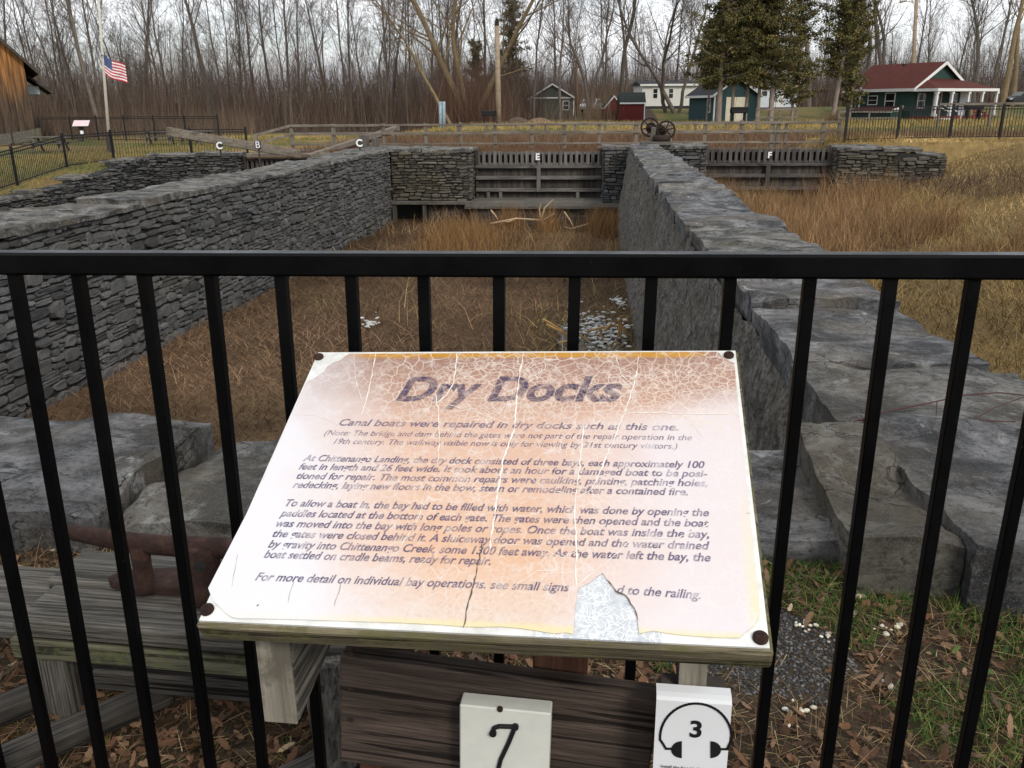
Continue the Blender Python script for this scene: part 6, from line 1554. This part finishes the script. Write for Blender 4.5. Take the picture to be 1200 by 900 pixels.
BR = [(.11, .077, .058), (.155, .11, .08), (.075, .054, .043), (.20, .145, .10), (.12, .08, .058)]
thicket('thicket', 'brown bare undergrowth along the foot of the wood', 15000, lambda n: (rng.uniform(-80, 613, n), rng.uniform(76, 112, n)), 1.0, 8.0, .024, BR)
thicket('far_thicket', 'brown bare undergrowth on the wooded rise at right', 16000, lambda n: (rng.uniform(600, 1290, n), rng.uniform(116, 170, n)), 1.5, 6.0, .05, BR)
thicket('twig_haze', 'fine bare twigs filling the wood between its trunks', 36000, lambda n: (rng.uniform(-80, 640, n), rng.uniform(88, 150, n)), 2, 10, .028, [(.085, .063, .056), (.115, .085, .072), (.06, .045, .04)], .3)
thicket('rise_twigs', 'fine bare twigs filling the wood on the right hand rise', 32000, lambda n: (rng.uniform(600, 1290, n), rng.uniform(125, 220, n)), 2, 11, .035, [(.085, .065, .062), (.11, .085, .08), (.06, .047, .045)], .22)
thicket('sapling_brush', 'tan saplings and brush before the sheds and grey garage', 900, lambda n: (np.where(rng.rand(n) < .5, rng.uniform(600, 735, n), rng.uniform(690, 725, n)), rng.uniform(80, 98, n)), 1.0, 3.4, .03, [(.17, .12, .075), (.12, .08, .055), (.2, .14, .09)], .3)
thicket('red_brush', 'reddish brush beside the big spreading tree', 1600, lambda n: (rng.normal(550, 26, n), rng.uniform(76, 84, n)), 2, 7, .025, [(.14, .075, .05), (.10, .055, .04)], .22)
thicket('dark_brush', 'dense dark brush left of the grey garage', 900, lambda n: (rng.normal(602, 9, n), rng.uniform(84, 96, n)), 2, 6, .03, [(.07, .05, .042), (.10, .07, .055)], .25)
thicket('left_brush', 'bare brush behind the far picket fence', 5000, lambda n: (rng.uniform(20, 300, n), rng.uniform(66, 78, n)), .8, 2.6, .022, BR)
# cedars: bare lower trunk and drooping leafy sprays
def cedar(seed, H_t, r0, lo, wid, n, lean=(0, 0), top=1.0, broken=0.0):
    rs_ = np.random.RandomState(seed); tr = []
    d = np.array([lean[0], lean[1], 1.0]); d /= np.linalg.norm(d)
    pts, ds, rr = limb(tr, np.array([0, 0, -.2]), d, H_t, r0, .04, 14, 9, .015, .01, rs_)
    V = []; F = []; C = []; b = 0
    nb = int(n * .8)
    for i in range(nb):
        t = lo + (1 - lo) * ((i + rs_.rand()) / nb); k = min(int(t * 14), 13); f = t * 14 - k; p = pts[k] * (1 - f) + pts[k + 1] * f
        az = rs_.rand() * 6.28; h_ = (t - lo) / (1 - lo)
        R_b = wid * (1.0 - .65 * h_ ** 1.5) * rs_.uniform(.25, 1.2) * (.75 + .25 * min(1, h_ * 6))
        if rs_.rand() < broken: continue
        dd = np.array([math.cos(az), math.sin(az), rs_.uniform(-.05, .5)])
        bp, bd, br_ = limb(tr, p, dd / np.linalg.norm(dd), R_b, .035, .008, 4, 4, .10, .03, rs_)
        tone = rs_.uniform(.55, 1.25)
        m_ = int(50 + 90 * R_b / wid)
        q = rs_.rand(m_) ** .7 * 4; kk = np.minimum(q.astype(int), 3); ff = (q - kk)[:, None]
        bpA = np.array(bp); c = bpA[kk] * (1 - ff) + bpA[kk + 1] * ff + rs_.normal(0, .13, (m_, 3)) * np.array([1, 1, .7]) + np.array([0, 0, -.10])
        L2_ = rs_.uniform(.10, .30, m_)[:, None]
        d2 = np.array([math.cos(az), math.sin(az), 0])[None] * .55 + rs_.normal(0, .55, (m_, 3)) + np.array([0, 0, -.35]); d2 /= np.linalg.norm(d2, axis=1)[:, None]
        s2 = np.cross(d2, rs_.normal(0, 1, (m_, 3))); s2 /= np.linalg.norm(s2, axis=1)[:, None]
        w2 = L2_ * .22
        v_ = np.stack([c, c + d2 * L2_ * .45 + s2 * w2, c + d2 * L2_, c + d2 * L2_ * .5 - s2 * w2], 1)
        V.append(v_.reshape(-1, 3)); F.append(b + np.arange(m_ * 4).reshape(m_, 4)); b += m_ * 4
        col = np.array([(.085, .082, .03), (.12, .108, .036), (.055, .06, .025), (.19, .15, .05), (.22, .15, .06)])[rs_.choice(5, m_, p=[.3, .25, .25, .13, .07])] * tone
        C.append(col)
    return segs_mesh(tr), (np.concatenate(V), np.concatenate(F), np.concatenate(C))
def place_cedar(label, px, py, Y, *a, name='cedar_tree', **k):
    (tv, tf), (cv, cf, cc) = cedar(*a, **k); b = onG(px, py, Y); e = empty(name, (0, 0, 0), label, 'tree')
    np_mesh('trunk', tv, tf, M_barkpale, e, None, True); np_mesh('crown', cv, cf, M_tint, e, cc); e.matrix_basis = Matrix.Translation(b); return e
place_cedar('cedar with the thickest pale trunk, left of the cream garage door', 842, 142, 70, 401, 14.5, .24, .22, 3.0, 250)
place_cedar('cedar whose thin trunk crosses the left half of the cream door', 857, 142, 70.5, 402, 13.5, .15, .24, 2.3, 180)
place_cedar('dark cedar whose trunk stands at the right side of the cream door', 873, 142, 71, 403, 15.5, .15, .22, 2.9, 240)
place_cedar('cedar with a slim trunk at the right corner of the green garage', 888, 141, 70.5, 404, 15.0, .15, .2, 2.9, 240)
place_cedar('cedar with a forked pale trunk at the right end of its group', 903, 142, 70, 405, 12.5, .22, .22, 2.8, 210)
place_cedar('thin brownish cedar behind the right end of the cedar group', 928, 134, 82, 406, 12.0, .14, .14, 2.6, 190)
place_cedar('tall lone cedar with a leaning white trunk, left of the green house', 975, 138, 72, 407, 15.5, .20, .24, 2.6, 280, lean=(.10, 0))
place_cedar('low cedar limb mass hanging at the left side of the cedar group', 828, 140, 74, 408, 8.5, .10, .35, 2.0, 90)
place_cedar('slim dark cedar close behind the lone white trunked cedar', 996, 134, 84, 409, 15, .16, .10, 1.8, 160)
# dark spruce beside the bare pole
place_cedar('dark pointed spruce behind the tall bare pole', 598, 140, 100, 410, 12.5, .16, .08, 2.6, 210, name='spruce_tree')
place_cedar('smaller dark spruce top left of the taller spruce', 561, 140, 108, 411, 9.5, .14, .10, 1.7, 130, name='spruce_tree')
# overhead wires are too fine to keep; shrubs at the foot of the lone cedar
P = np.array([onG(978 + rng.normal(0, 5), 139, 70 + rng.normal(0, .5)) for _ in range(500)]); 
blades('brown_shrub', P, rng.uniform(.4, 1.2, 500), np.full(500, .03), rng.uniform(0, .7, 500), pal(500, [(.2, .13, .07), (.14, .09, .05)]), 'tan dry shrub at the foot of the lone cedar', .4)
